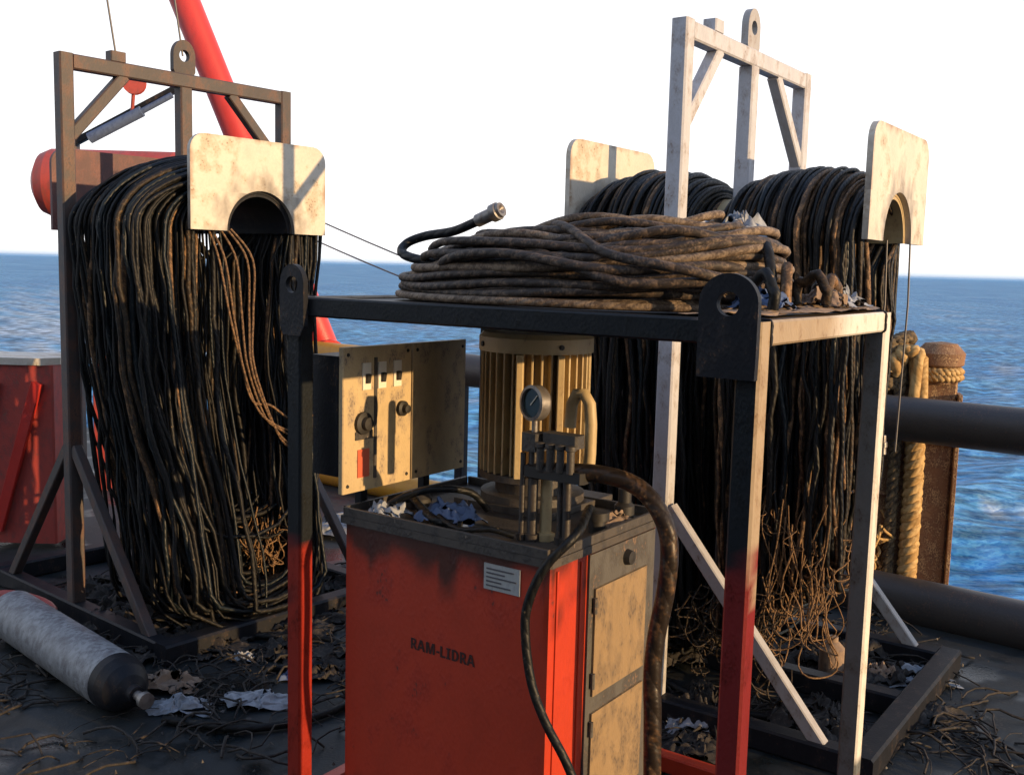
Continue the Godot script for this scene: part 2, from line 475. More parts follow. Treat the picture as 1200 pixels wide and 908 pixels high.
# ------------------------------------------------------------------ sea and deck
func make_setting() -> void:
	var s := Shape.new()
	var low := FastNoiseLite.new()
	low.seed = 5
	low.frequency = 0.05
	var foam := FastNoiseLite.new()
	foam.seed = 9
	foam.frequency = 0.35
	foam.fractal_octaves = 4
	var rings := 190
	var around := 420
	var cols := PackedColorArray()
	for i in rings + 1:
		var r := 4.0 * pow(1.0405, i)
		for k in around + 1:
			var a := TAU * k / around
			var p := Vector3(sin(a) * r, 0, -cos(a) * r)
			var fade := 1.0 / (1.0 + pow(r / 90.0, 2.0))
			var y := 0.0
			y += 0.11 * sin(p.x * 0.55 + p.z * 0.83 + 2.2 * low.get_noise_2d(p.x, p.z))
			y += 0.07 * sin(p.x * -0.9 + p.z * 1.5 + 3.0 * low.get_noise_2d(p.x + 90.0, p.z))
			y += 0.05 * sin(p.x * 2.1 + p.z * 1.9 + 4.0 * low.get_noise_2d(p.x, p.z + 50.0))
			y += 0.30 * low.get_noise_2d(p.x * 1.3, p.z * 1.3)
			s.v.append(Vector3(p.x, -2.3 + y * fade, p.z)); s.n.append(Vector3.UP); s.uv.append(Vector2(p.x, p.z))
			# foam: the wash along the hull and whitecaps
			var wash := clampf(1.0 - absf((p.x + 4.2) * 0.633 + (-p.z - 13.0) * 0.774 - 1.5) / 5.0, 0.0, 1.0) if p.x < 4.0 and p.z < -4.0 else 0.0
			wash = maxf(wash, 1.2 * exp(-pow((p.x + 0.44 * -p.z) / 7.0, 2.0)) * smoothstep(-30.0, -45.0, p.z) * smoothstep(-160.0, -100.0, p.z))
			var f := foam.get_noise_2d(p.x, p.z * 1.4) * 0.5 + 0.5
			var white := smoothstep(0.67, 0.80, f + wash * 0.26) * fade
			var deep := Color(0.06, 0.29, 0.60).lerp(Color(0.17, 0.48, 0.76), clampf(0.5 + y * 2.0, 0, 1))
			s.c.append(deep.lerp(Color(0.7, 0.76, 0.8), white))
	for i in rings:
		for k in around:
			var a := i * (around + 1) + k
			var b := a + around + 1
			s.idx.append_array(PackedInt32Array([a, b, a + 1, a + 1, b, b + 1]))
	# normals of the swell
	for i in range(1, rings):
		for k in range(around + 1):
			var at := i * (around + 1) + k
			var kk := k % around
			var l := i * (around + 1) + (kk - 1 + around) % around
			var rr := i * (around + 1) + (kk + 1) % around
			var nn := (s.v[at + around + 1] - s.v[at - around - 1]).cross(s.v[rr] - s.v[l])
			if nn.y < 0: nn = -nn
			s.n[at] = nn.normalized()
	s.paint = func(_p, _n): return Color.WHITE
	var water := StandardMaterial3D.new()
	water.vertex_color_use_as_albedo = true
	water.roughness = 0.45
	water.metallic_specular = 0.14
	var nf := FastNoiseLite.new()
	nf.seed = 77
	nf.frequency = 0.015
	nf.fractal_octaves = 5
	var ni := nf.get_seamless_image(1024, 1024)
	ni.convert(Image.FORMAT_RGBA8)
	ni.bump_map_to_normal_map(14.0)
	var sf := FastNoiseLite.new()
	sf.seed = 78
	sf.frequency = 0.012
	sf.fractal_octaves = 5
	var si := sf.get_seamless_image(1024, 1024)
	var sd := si.get_data()
	for i in sd.size():
		sd[i] = clampi(int(255 * smoothstep(0.1, 0.9, sd[i] / 255.0) * 0.5 + 128), 0, 255)
	water.albedo_texture = ImageTexture.create_from_image(Image.create_from_data(1024, 1024, false, Image.FORMAT_L8, sd))
	water.normal_enabled = true
	water.normal_texture = ImageTexture.create_from_image(ni)
	water.normal_scale = 1.0
	water.uv1_triplanar = true
	water.uv1_world_triplanar = true
	water.uv1_scale = Vector3(0.07, 0.1, 0.16)
	setting("sea", s, water)
	# deck: one slab whose outboard edge follows the rail
	var d := Shape.new()
	var edge := Vector2(2.06, -5.0)
	var along := Vector2(-0.774, -0.633)
	var inboard := Vector2(-0.633, 0.774)
	var poly := PackedVector2Array([edge - along * 7.0, edge + along * 13.0, edge + along * 13.0 + inboard * 10.0, edge - along * 7.0 + inboard * 10.0])
	d.prism(poly, Vector3(0, -2.9, 0), Vector3.RIGHT, Vector3.BACK, Vector3(0, 2.9, 0))
	setting("deck", d, M.deck)
	var h := Shape.new()
	h.bar(Vector3(-11.0, 2.4, 4.3), Vector3(2.6, 2.4, 4.3), 4.79, 2.2, Vector3.UP)
	h.bar(Vector3(-5.2, 2.4, 0.6), Vector3(-5.2, 2.4, 3.19), 4.79, 2.2, Vector3.UP)
	setting("deckhouse", h, M.blocker_grey)  # unseen block added behind the camera to hold back sky light

# ------------------------------------------------------------------ hose racks
func soot(dark: Color, pale: Color, level: float) -> Callable:
	return func(p: Vector3, _n: Vector3) -> Color:
		var k := smoothstep(-0.15, 0.15, p.y - level + 0.25 * wander.get_noise_3dv(p * 9.0))
		return dark.lerp(pale, k)

func padeye(w: float, top: float, foot: float, hole_y: float, hole_r: float, at: Vector3, u: Vector3, d: Vector3) -> Shape:
	# rounded lug plate seen along d, hole centre at height hole_y; at.y = 0
	var s := Shape.new()
	var outer := PackedVector2Array()
	var inner := PackedVector2Array()
	var r := top - hole_y
	for i in 40:
		var a := TAU * (i + 0.5) / 40.0
		var dir := Vector2(cos(a), sin(a))
		var o: Vector2
		if dir.y >= 0: o = Vector2(dir.x * w / 2, dir.y * r)
		else:
			var k := minf(w / 2 / maxf(absf(dir.x), 1e-4), (hole_y - foot) / -dir.y)
			o = dir * k
		outer.append(Vector2(o.x, hole_y + o.y))
		inner.append(Vector2(dir.x * hole_r, hole_y + dir.y * hole_r))
	s.ring(outer, inner, at - d / 2, u, Vector3.UP, d)
	return s

func arch_plate(x: float, t: float) -> Shape:
	var s := Shape.new()
	var poly := PackedVector2Array()
	var l := 0.23
	var rr := 0.97
	var y0 := 1.83
	var y1 := 2.243
	var r := 0.075
	poly.append(Vector2(l, y0))
	for i in 7:
		var a := PI - PI / 2 * i / 6.0
		poly.append(Vector2(l + r + cos(a) * r, y1 - r + sin(a) * r))
	for i in 7:
		var a := PI / 2 - PI / 2 * i / 6.0
		poly.append(Vector2(rr - r + cos(a) * r, y1 - r + sin(a) * r))
	poly.append(Vector2(rr, y0))
	for i in 25:
		var a := PI * i / 24.0
		poly.append(Vector2(0.6 + cos(a) * 0.186, y0 + sin(a) * 0.186))
	s.prism(poly, Vector3(x - t / 2, 0, 0), Vector3.FORWARD, Vector3.UP, Vector3(t, 0, 0))
	return s

func make_rack(frame: Transform3D, label: String, upper: StandardMaterial3D, paint: Callable) -> Node3D:
	var t := thing("hose_rack", label, "hose rack", frame, P(0, 0, 0.6), "steel hose racks on the deck")
	var q := 0.065
	var zx := Vector3.RIGHT
	for b in [0.0, 0.6, 1.2]:
		var s := Shape.new()
		s.paint = paint
		s.bar(P(0, 0.086, b), P(0, RACK_H - (0.0 if b != 0.6 else 0.068), b), q, q, zx, 24)
		part("post", s, upper, t)
	for e in [[0.034, 0.566], [0.634, 1.166]]:
		pass
	var s := Shape.new()
	s.paint = paint
	s.bar(P(0, RACK_H - 0.034, 0.034), P(0, RACK_H - 0.034, 1.166), q - 0.006, 0.066, zx, 10)
	part("top_beam", s, upper, t)
	s = padeye(0.12, RACK_H + 0.16, RACK_H - 0.0005, RACK_H + 0.085, 0.028, P(0, 0, 0.6), Vector3.FORWARD, Vector3(0.03, 0, 0))
	part("padeye", s, variant(upper, Color(0.75, 0.75, 0.75)) if upper == M.rack_brown else M.rack_grey, t)
	s = Shape.new()
	s.paint = paint
	s.box(P(0, RACK_H + 0.0225, 0.25), Vector3(0.055, 0.045, 0.075))
	part("lug", s, upper, t)
	for e in [[P(0, 2.235, 0.02), P(0, RACK_H - 0.06, 0.285)], [P(0, 2.20, 1.185), P(0, RACK_H - 0.06, 0.865)]]:
		s = Shape.new()
		s.paint = paint
		s.bar(e[0], e[1], 0.05, 0.05, zx, 6)
		part("knee_brace", s, upper, t)
	for e in [[0.0325, 0.392], [0.808, 1.1675]]:
		s = Shape.new()
		s.paint = paint
		s.bar(P(0, 1.865, e[0]), P(0, 1.865, e[1]), 0.05, 0.06, zx, 3)
		part("crossbar", s, upper, t)
	# base: four sills with a middle one, the corners butted
	for b in [0.0, 0.6, 1.2]:
		s = Shape.new()
		s.bar(P(-0.755, 0.043, b), P(0.755, 0.043, b), 0.08, 0.086, Vector3.FORWARD)
		part("sill", s, M.black, t)
	for x in [-0.8, 0.8]:
		s = Shape.new()
		s.bar(P(x, 0.046, -0.045), P(x, 0.046, 1.245), 0.09, 0.092, zx)
		part("sill", s, M.black, t)
	for b in [0.0, 1.2]:
		for k in [-1.0, 1.0]:
			s = Shape.new()
			s.paint = paint
			s.bar(P(k * 0.03, 0.82, b), P(k * 0.66, 0.06, b), 0.045, 0.05, Vector3.FORWARD, 12)
			part("diagonal_brace", s, upper, t)
	s = Shape.new()
	var half := PackedVector2Array()
	for i in 21:
		var a := PI * i / 20.0
		half.append(Vector2(0.6 + cos(a) * 0.172, 1.831 + sin(a) * 0.172))
	for i in 21:
		var a := PI - PI * i / 20.0
		half.append(Vector2(0.6 + cos(a) * 0.16, 1.831 + sin(a) * 0.16))
	s.prism(half, Vector3(-0.608, 0, 0), Vector3.FORWARD, Vector3.UP, Vector3(1.216, 0, 0))
	part("saddle", s, M.black if upper == M.rack_brown else M.tan, t, "curved saddle that carries the hoses")
	for k in [-1.0, 1.0]:
		s = Shape.new()
		var rim := PackedVector2Array()
		for i in 21:
			var a := PI * i / 20.0
			rim.append(Vector2(0.6 + cos(a) * 0.196, 1.8315 + sin(a) * 0.196))
		for i in 21:
			var a := PI - PI * i / 20.0
			rim.append(Vector2(0.6 + cos(a) * 0.1735, 1.8315 + sin(a) * 0.1735))
		s.prism(rim, Vector3(0.588 if k > 0.0 else -0.6085, 0, 0), Vector3.FORWARD, Vector3.UP, Vector3(0.0205, 0, 0))
		part("collar", s, M.black if upper == M.rack_brown else M.tan, t)
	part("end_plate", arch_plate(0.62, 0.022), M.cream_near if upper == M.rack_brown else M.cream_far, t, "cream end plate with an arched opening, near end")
	part("end_plate", arch_plate(-0.62, 0.022), M.cream_near if upper != M.rack_brown else M.maroon, t, "far end plate with an arched opening")  # left rack: shade on the far plate is put in as maroon colour
	return t

# hoses hung in loops over a saddle
func make_bundle(frame: Transform3D, label: String, x0: float, x1: float, cols: int, layers: int, left: Vector2, right: Vector2, rise: Vector2, foot: Callable, weights: Array, sd: int, straight: float, flare: float, hollow: bool) -> void:
	rng.seed = sd
	var t := thing("hose_bundle", label, "hose bundle", frame, P((x0 + x1) / 2, 0.3, 0.6), "bundles of hose hung over rack saddles")
	for l in layers:
		for c in cols:
			var f := float(l) / maxf(layers - 1, 1)
			var x := lerpf(x0, x1, (c + 0.5) / cols) + rng.randf_range(-0.012, 0.012)
			var hl := lerpf(left.x, left.y, f) + rng.randf_range(-0.03, 0.03)
			var hr := lerpf(right.x, right.y, f) + rng.randf_range(-0.03, 0.03)
			if hollow and x > 0.34 and hl < 0.175: continue
			var up := lerpf(rise.x, rise.y, f) + rng.randf_range(-0.012, 0.012)
			up *= 1.0 - 0.26 * pow(absf((x - (x0 + x1) / 2) / (x1 - x0) * 2.0), 3.0)
			var y0 := 1.83
			var bot: float = foot.call(x) + rng.randf_range(-0.02, 0.12) + (1.0 - f) * 0.05 + (rng.randf_range(0.1, 0.4) if rng.randf() < 0.15 else 0.0)
			var ml := hl * rng.randf_range(straight, 1.0)
			var mr := hr * rng.randf_range(straight, 1.0)
			var bl := hl * rng.randf_range(straight * 0.6, 0.95)
			var br := hr * rng.randf_range(straight * 0.6, 0.9)
			var sag := rng.randf_range(0.12, 0.7)
			var lean := rng.randf_range(-0.35, 0.35)
			var shift := rng.randf_range(-0.05, 0.05)
			var pts := []
			for i in 23:
				var a := PI - PI * i / 22.0
				pts.append(Vector3(x, y0 + sin(a) * up, 0.6 + cos(a) * maxf(0.19, hl if i < 11 else hr)))
			var ra := (bl + br) / 2
			var bc := 0.6 + (br - bl) / 2
			for i in range(1, 13):
				var u := i / 13.0
				var w := lerpf(lerpf(hr, mr, minf(u * 2, 1)), br, smoothstep(0.35, 1.0, u))
				pts.append(Vector3(x + shift * u, lerpf(y0, bot + ra * (sag + lean), u), 0.6 + w))
			for i in 7:
				var a := PI * i / 6.0
				pts.append(Vector3(x + shift, bot + (1.0 - sin(a)) * ra * sag + (1.0 + cos(a)) * ra * lean * 0.5, bc + cos(a) * ra))
			for i in range(1, 13):
				var u := 1.0 - i / 13.0
				var w := lerpf(lerpf(hl, ml, minf(u * 2, 1)), bl, smoothstep(0.35, 1.0, u))
				pts.append(Vector3(x + shift * u, lerpf(y0, bot + ra * sag, u), 0.6 - w))
			var ph := rng.randf() * 90.0
			var out := []
			for i in pts.size():
				var p: Vector3 = pts[i]
				var slack := smoothstep(2.05, 1.5, p.y) * 0.75 + 0.25
				p.x += 0.036 * slack * wander.get_noise_2d(ph + p.y * 22.0, p.z * 14.0)
				p.z += 0.042 * slack * wander.get_noise_2d(ph + 300.0 + p.y * 20.0, p.z * 10.0)
				p.x = clampf(p.x, x0 - 0.03, x1 + 0.03) + flare * smoothstep(1.3, 0.0, p.y) * (0.4 + 0.6 * (x - x0) / (x1 - x0)) * (1.0 if fmod(ph, 7.0) < 5.0 else 0.35)
				out.append(P(p.x, maxf(p.y, 0.02), p.z))
			var s := Shape.new()
			s.tube(out, rng.randf_range(0.0048, 0.0125), 6, true, false, 0.16)
			var pick := rng.randf()
			var k := 0
			while k < weights.size() - 1 and pick > weights[k]:
				pick -= weights[k]
				k += 1
			part("hose_loop", s, M.hose[k], t)
			if f > 0.75 and rng.randf() < 0.12:
				var at := rng.randi_range(24, out.size() - 14)
				var cs := Shape.new()
				cs.lathe([Vector2(0.0, -0.04), Vector2(0.015, -0.038), Vector2(0.015, -0.012), Vector2(0.019, -0.01), Vector2(0.019, 0.01), Vector2(0.015, 0.012), Vector2(0.015, 0.038), Vector2(0, 0.04)], out[at], out[at + 1] - out[at - 1], 8)
				part("coupling", cs, M.steel, t)

func frayed(frame: Transform3D, label: String, centre: Vector3, size: Vector3, count: int, sd: int, m: Material, r := 0.004) -> void:
	rng.seed = sd
	var s := Shape.new()
	for i in count:
		var p := centre + Vector3(rng.randf_range(-0.5, 0.5) * size.x, rng.randf_range(0.0, 0.45) * size.y, rng.randf_range(-0.5, 0.5) * size.z)
		var side := Vector3(rng.randfn(), 0, rng.randfn()).normalized() * rng.randf_range(0.05, 0.45) * maxf(size.x, size.z)
		var fall := size.y * rng.randf_range(0.15, 0.85)
		var last := rng.randf_range(0.55, 1.0)
		var ph := rng.randf() * 500.0
		var pts := []
		for j in 18:
			var u := j / 17.0 * last
			var q := p + side * (0.5 - 0.5 * cos(u * PI)) - Vector3(0, fall * pow(sin(u * PI), 0.8), 0)
			q += Vector3(soft.get_noise_2d(ph, j * 1.4), 0.6 * soft.get_noise_2d(ph + 40.0, j * 1.4), soft.get_noise_2d(ph + 80.0, j * 1.4)) * 0.06
			q.y = maxf(q.y, 0.012)
			pts.append(q)
		s.tube(pts, r * rng.randf_range(0.7, 1.3), 5, false, false)
	single("frayed_rope", s, m, label, "rope", frame, centre - Vector3(0, size.y / 2, 0))

# ------------------------------------------------------------------ lifting frame with power unit
func make_frame() -> void:
	var t := thing("lifting_cage", "sooty black lifting frame of square tube with red feet around the power unit", "lifting frame", hpu, P(-FRAME_L / 2, 0, FRAME_W / 2))
	var black := Color(0.014, 0.016, 0.022)
	var tan := Color(0.40, 0.315, 0.215)
	var red := Color(0.33, 0.028, 0.016)
	var pale := Color(0.78, 0.75, 0.68)
	var grey := Color(0.16, 0.17, 0.17)
	var q := 0.056
	var sunside_look := func(level: float, side: Color, side_low: float, front: Color) -> Callable:
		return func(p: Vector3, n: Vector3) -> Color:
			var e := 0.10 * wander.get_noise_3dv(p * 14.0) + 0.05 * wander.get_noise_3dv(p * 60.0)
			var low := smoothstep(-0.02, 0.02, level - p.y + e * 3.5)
			var up: Color = side if n.x > 0.6 and p.y > side_low + e else front  # right-hand faces get a sunlit tone in the colour, fronts a shaded one
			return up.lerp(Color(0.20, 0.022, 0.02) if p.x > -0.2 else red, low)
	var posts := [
		[P(-FRAME_L, 0, 0), sunside_look.call(0.90, black, 0.0, black), "post with black top and bright red foot"],
		[P(0, 0, 0), sunside_look.call(1.0, tan, 0.95, black), "nearest post, black above and dull red below"],
		[P(0, 0, FRAME_W), sunside_look.call(0.25, pale, 0.3, grey), "pale grey rear post"],
		[P(-FRAME_L, 0, FRAME_W), sunside_look.call(0.7, black, 0.0, black), ""]]
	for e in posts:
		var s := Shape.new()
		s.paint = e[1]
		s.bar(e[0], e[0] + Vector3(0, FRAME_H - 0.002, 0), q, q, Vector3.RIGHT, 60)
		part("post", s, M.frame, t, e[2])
	var beam_sun_paint := func(p: Vector3, n: Vector3) -> Color:
		if n.x > 0.6: return tan.lerp(pale, smoothstep(0.42, 0.62, -p.z + 0.15 * wander.get_noise_3dv(p * 20.0)))  # sunlit tan to near white, put into the right face colour
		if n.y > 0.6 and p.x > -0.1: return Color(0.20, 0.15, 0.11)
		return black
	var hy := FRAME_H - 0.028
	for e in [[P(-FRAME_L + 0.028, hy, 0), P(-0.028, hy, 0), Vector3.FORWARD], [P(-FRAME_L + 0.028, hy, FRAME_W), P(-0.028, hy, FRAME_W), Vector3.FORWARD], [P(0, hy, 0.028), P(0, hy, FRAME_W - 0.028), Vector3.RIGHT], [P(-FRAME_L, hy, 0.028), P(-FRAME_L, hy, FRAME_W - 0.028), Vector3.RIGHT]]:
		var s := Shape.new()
		s.paint = beam_sun_paint
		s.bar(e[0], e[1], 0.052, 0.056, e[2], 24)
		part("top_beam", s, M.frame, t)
	for e in [[P(-FRAME_L + 0.028, 0.05, 0), P(-0.028, 0.05, 0), Vector3.FORWARD], [P(-FRAME_L + 0.028, 0.05, FRAME_W), P(-0.028, 0.05, FRAME_W), Vector3.FORWARD], [P(0, 0.05, 0.028), P(0, 0.05, FRAME_W - 0.028), Vector3.RIGHT], [P(-FRAME_L, 0.05, 0.028), P(-FRAME_L, 0.05, FRAME_W - 0.028), Vector3.RIGHT]]:
		var s := Shape.new()
		s.bar(e[0], e[1], 0.052, 0.06, e[2])
		part("bottom_beam", s, M.red, t)
	for e in [[P(-0.0285, hy, 0), 1.0], [P(-FRAME_L + 0.0285, hy, 0), 1.0], [P(0, hy, 0.0285), 0.0], [P(0, hy, FRAME_W - 0.0285), 0.0]]:
		var s := Shape.new()
		var pts := []
		for i in 28:
			var u := i / 28.0 * 4.0
			var q2 := Vector2(clampf(absf(fmod(u, 4.0) - 2.0) - 1.0, -0.5, 0.5), clampf(absf(fmod(u + 3.0, 4.0) - 2.0) - 1.0, -0.5, 0.5)) * 0.056
			pts.append(e[0] + (Vector3(0.001 * sin(i * 2.1), q2.y, q2.x) if e[1] > 0.5 else Vector3(q2.x, q2.y, 0.001 * sin(i * 2.1))))
		s.tube(pts, 0.0042, 6, true, false, 0.3)
		part("weld_bead", s, M.black, t)
	for x in [0.0, -FRAME_L]:
		var s := Shape.new()
		if x == 0.0: s = padeye(0.135, 1.70, 1.475, 1.635, 0.026, P(-0.042, 0, -0.037), Vector3.RIGHT, Vector3(0, 0, 0.018))
		else: s = padeye(0.098, 1.694, 1.49, 1.636, 0.024, P(x + 0.012, 0, -0.037), Vector3.RIGHT, Vector3(0, 0, 0.018))
		part("padeye", s, M.black, t)
	var s := Shape.new()
	s.box(P(-FRAME_L / 2, FRAME_H - 0.012, FRAME_W / 2), Vector3(FRAME_L - 0.054, 0.006, FRAME_W - 0.054), 0.02)
	part("roof_plate", s, M.grime, t)

func make_power_unit() -> void:
	var t := thing("hydraulic_power_unit", "red hydraulic power unit with vertical electric motor inside the black frame", "hydraulic power unit", hpu, P(-0.912, 0.1, 0.375))
	var x0 := -1.275
	var x1 := -0.55
	var b0 := 0.08
	var b1 := 0.67
	var top := 0.955
	# tank body with slightly proud lid and a kerb
	var s := Shape.new()
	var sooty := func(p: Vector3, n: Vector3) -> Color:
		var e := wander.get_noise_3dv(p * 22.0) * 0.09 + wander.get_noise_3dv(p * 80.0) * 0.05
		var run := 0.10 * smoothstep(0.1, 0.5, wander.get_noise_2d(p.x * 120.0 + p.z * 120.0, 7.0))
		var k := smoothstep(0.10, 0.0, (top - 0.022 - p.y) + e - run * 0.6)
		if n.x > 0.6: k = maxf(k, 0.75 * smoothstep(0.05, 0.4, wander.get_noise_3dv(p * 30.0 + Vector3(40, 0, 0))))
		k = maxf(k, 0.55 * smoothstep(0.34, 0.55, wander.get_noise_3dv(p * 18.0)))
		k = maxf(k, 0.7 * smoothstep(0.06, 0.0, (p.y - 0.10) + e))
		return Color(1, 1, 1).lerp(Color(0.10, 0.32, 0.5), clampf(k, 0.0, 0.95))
	s.paint = sooty
	var th := top - 0.022 - 0.10
	s.sheet(P(x0, 0.10, b0), Vector3(x1 - x0, 0, 0), Vector3(0, th, 0), 44, 52, Vector3(0, 0, 1))
	s.sheet(P(x0, 0.10, b1), Vector3(x1 - x0, 0, 0), Vector3(0, th, 0), 8, 8, Vector3(0, 0, -1))
	s.sheet(P(x1, 0.10, b0), P(0, 0, b1 - b0), Vector3(0, th, 0), 36, 52, Vector3(1, 0, 0))
	s.sheet(P(x0, 0.10, b0), P(0, 0, b1 - b0), Vector3(0, th, 0), 8, 8, Vector3(-1, 0, 0))
	s.sheet(P(x0, 0.10, b0), Vector3(x1 - x0, 0, 0), P(0, 0, b1 - b0), 1, 1, Vector3(0, -1, 0))
	var tank := part("tank", s, painted(M.red), t)
	s = Shape.new()
	s.bar(P((x0 + x1) / 2, top - 0.022, (b0 + b1) / 2), P((x0 + x1) / 2, top, (b0 + b1) / 2), x1 - x0 + 0.03, b1 - b0 + 0.03, Vector3.RIGHT, 1, 0.008)
	part("lid", s, M.grime, t)
	for e in [[P(x0, 0, b0 - 0.008), P(x1, 0, b0 - 0.008), 0.012, Vector3.FORWARD], [P(x0, 0, b1 + 0.008), P(x1, 0, b1 + 0.008), 0.012, Vector3.FORWARD], [P(x1 + 0.006, 0, b0), P(x1 + 0.006, 0, b1), 0.012, Vector3.RIGHT], [P(x0 - 0.006, 0, b0), P(x0 - 0.006, 0, b1), 0.012, Vector3.RIGHT]]:
		s = Shape.new()
		s.bar(e[0] + Vector3(0, top + 0.013, 0), e[1] + Vector3(0, top + 0.013, 0), e[2], 0.026, e[3])
		part("drip_rim", s, M.grime, t)
	s = Shape.new()
	for x in [x0 + 0.06, x1 - 0.06]:
		s.bar(P(x, 0.066, b0 - 0.02), P(x, 0.066, b1 + 0.03), 0.08, 0.066, Vector3.RIGHT)
	part("skid", s, M.black, t)
	# side panel: grey sheet with two tan doors, a dark gap between them
	s = Shape.new()
	s.bar(P(x1 + 0.004, 0.14, 0.463), P(x1 + 0.004, top - 0.03, 0.463), 0.008, 0.385, Vector3.RIGHT, 1, 0.1)
	var sheet := part("side_sheet", s, M.sheet, t, "grey sheet on the sunny side of the tank")
	for e in [[0.515, 0.825], [0.17, 0.465]]:
		s = Shape.new()
		s.bar(P(x1 + 0.012, e[0], 0.445), P(x1 + 0.012, e[1], 0.445), 0.008, 0.30, Vector3.RIGHT, 1, 0.1)
		var flap := part("side_door", s, M.door, t)
		for y in [lerpf(e[0], e[1], 0.15), lerpf(e[0], e[1], 0.85)]:
			s = Shape.new()
			s.bar(P(x1 + 0.016, y - 0.022, 0.292), P(x1 + 0.016, y + 0.022, 0.292), 0.012, 0.012, Vector3.RIGHT, 1, 0.25)
			part("hinge", s, M.sheet, flap)
	s = Shape.new()
	s.lathe([Vector2(0.0, 0.02), Vector2(0.02, 0.018), Vector2(0.024, 0.0)], P(x1 + 0.008, 0.875, 0.48), Vector3.RIGHT, 16)
	part("plug", s, M.dark, t)
	for b in [0.115, 0.235]:
		s = Shape.new()
		s.bar(P(x1 + 0.002, 0.12, b), P(x1 + 0.002, top - 0.04, b), 0.005, 0.008, Vector3.RIGHT)
		part("seam", s, M.red, t)
	# front: maker's plate and stencilled lettering
	s = Shape.new()
	s.bar(P(-0.70, 0.837, b0 - 0.002), P(-0.70, 0.908, b0 - 0.002), 0.119, 0.004, Vector3.RIGHT, 1, 0.2)
	var plate := part("rating_plate", s, M.label, t)
	s = Shape.new()
	for i in 5:
		s.bar(P(-0.75, 0.895 - i * 0.0115, b0 - 0.005), P(-0.75 + [0.09, 0.06, 0.098, 0.05, 0.08][i], 0.895 - i * 0.0115, b0 - 0.005), 0.004, 0.0015, Vector3.UP)
	part("print", s, M.print, plate)
	var tm := TextMesh.new()
	var font := SystemFont.new()
	font.font_names = PackedStringArray(["Droid Sans"])
	font.font_weight = 700
	tm.font = font
	tm.text = "RAM-LIDRA"
	tm.font_size = 24
	tm.pixel_size = 0.0019
	tm.depth = 0.0012
	var lettering := part("lettering", tm, M.ink, t)
	lettering.position = P(-0.902, 0.622, b0 - 0.0012) - base_of[t]
	lettering.scale = Vector3(0.95, 1.0, 1.0)
	# motor: finned body, cap, flange, terminal frame
	var mx := -0.945
	var mb := 0.58
	s = Shape.new()
	s.lathe([Vector2(0, 0.976), Vector2(0.165, 0.976), Vector2(0.165, 1.0), Vector2(0.12, 1.002), Vector2(0.12, 1.045), Vector2(0.172, 1.047), Vector2(0.172, 1.068), Vector2(0.138, 1.069)], P(mx, 0, mb), Vector3.UP, 32)
	part("motor_flange", s, M.grime, t)
	s = Shape.new()
	s.bar(P(mx, 0.966, 0.405), P(mx, 0.966, 0.78), 0.36, 0.02, Vector3.RIGHT, 1, 0.1)
	part("motor_bracket", s, M.grime, t)
	s = Shape.new()
	s.lathe([Vector2(0.138, 1.06), Vector2(0.138, 1.445)], P(mx, 0, mb), Vector3.UP, 32)
	var body := part("motor", s, M.tan, t, "tan finned electric motor standing upright on the tank")
	for i in 36:
		var a := TAU * i / 36.0
		var o := Vector3(cos(a), 0, sin(a))
		s = Shape.new()
		s.bar(P(mx, 1.07, mb) + o * 0.155, P(mx, 1.443, mb) + o * 0.155, 0.036, 0.0065, o, 1, 0.2)
		part("fin", s, M.tan, body)
	s = Shape.new()
	s.lathe([Vector2(0.18, 1.444), Vector2(0.18, 1.488), Vector2(0.168, 1.502), Vector2(0, 1.508)], P(mx, 0, mb), Vector3.UP, 40)
	s.lathe([Vector2(0.0, 1.444), Vector2(0.18, 1.444)], P(mx, 0, mb), Vector3.UP, 40)
	var cap := part("motor_cap", s, M.tan, t)
	s = Shape.new()
	for i in 4:
		var a := TAU * i / 4.0 + 0.55
		s.lathe([Vector2(0.008, 0), Vector2(0.008, 0.006), Vector2(0, 0.007)], P(mx, 1.466, mb) + Vector3(cos(a), 0, sin(a)) * 0.179, Vector3(cos(a), 0, sin(a)), 8)
	part("bolt", s, M.dark, cap)
	var fa := deg_to_rad(52.0)
	var fo := Vector3(cos(fa), 0, sin(fa))
	var fs := Vector3(-sin(fa), 0, cos(fa))
	s = Shape.new()
	for k in [-0.062, 0.062]:
		s.bar(P(mx, 1.07, mb) + fo * 0.176 + fs * k, P(mx, 1.442, mb) + fo * 0.176 + fs * k, 0.024, 0.02, fo)
	part("terminal_frame", s, M.tan, t)
	# control box on the left end
	s = Shape.new()
	s.box(P(-1.352, 1.248, 0.345), Vector3(0.11, 0.36, 0.56), 0.04)
	var cab := part("control_box", s, M.black, t)
	for e in [[0.062, 0.368, "door with switches"], [0.374, 0.648, ""]]:
		s = Shape.new()
		s.bar(P(-1.285, 1.018, (e[0] + e[1]) / 2), P(-1.285, 1.455, (e[0] + e[1]) / 2), 0.02, e[1] - e[0], Vector3.RIGHT, 1, 0.15)
		var door := part("panel", s, M.panel, cab, e[2])
		for y in [1.04, 1.433]:
			for x in [e[0] + 0.02, e[1] - 0.02]:
				s = Shape.new()
				s.lathe([Vector2(0.006, 0), Vector2(0.005, 0.003), Vector2(0, 0.0035)], P(-1.275, y, x), Vector3.RIGHT, 8)
				part("screw", s, M.dark, door)
	for e in [0.159, 0.227, 0.297]:
		s = Shape.new()
		s.bar(P(-1.273, 1.325, e), P(-1.273, 1.405, e), 0.006, 0.036, Vector3.RIGHT, 1, 0.2)
		var sw := part("switch", s, M.white, cab)
		s = Shape.new()
		s.bar(P(-1.268, 1.345, e), P(-1.264, 1.372, e), 0.012, 0.016, Vector3.RIGHT)
		part("toggle", s, M.dark, sw)
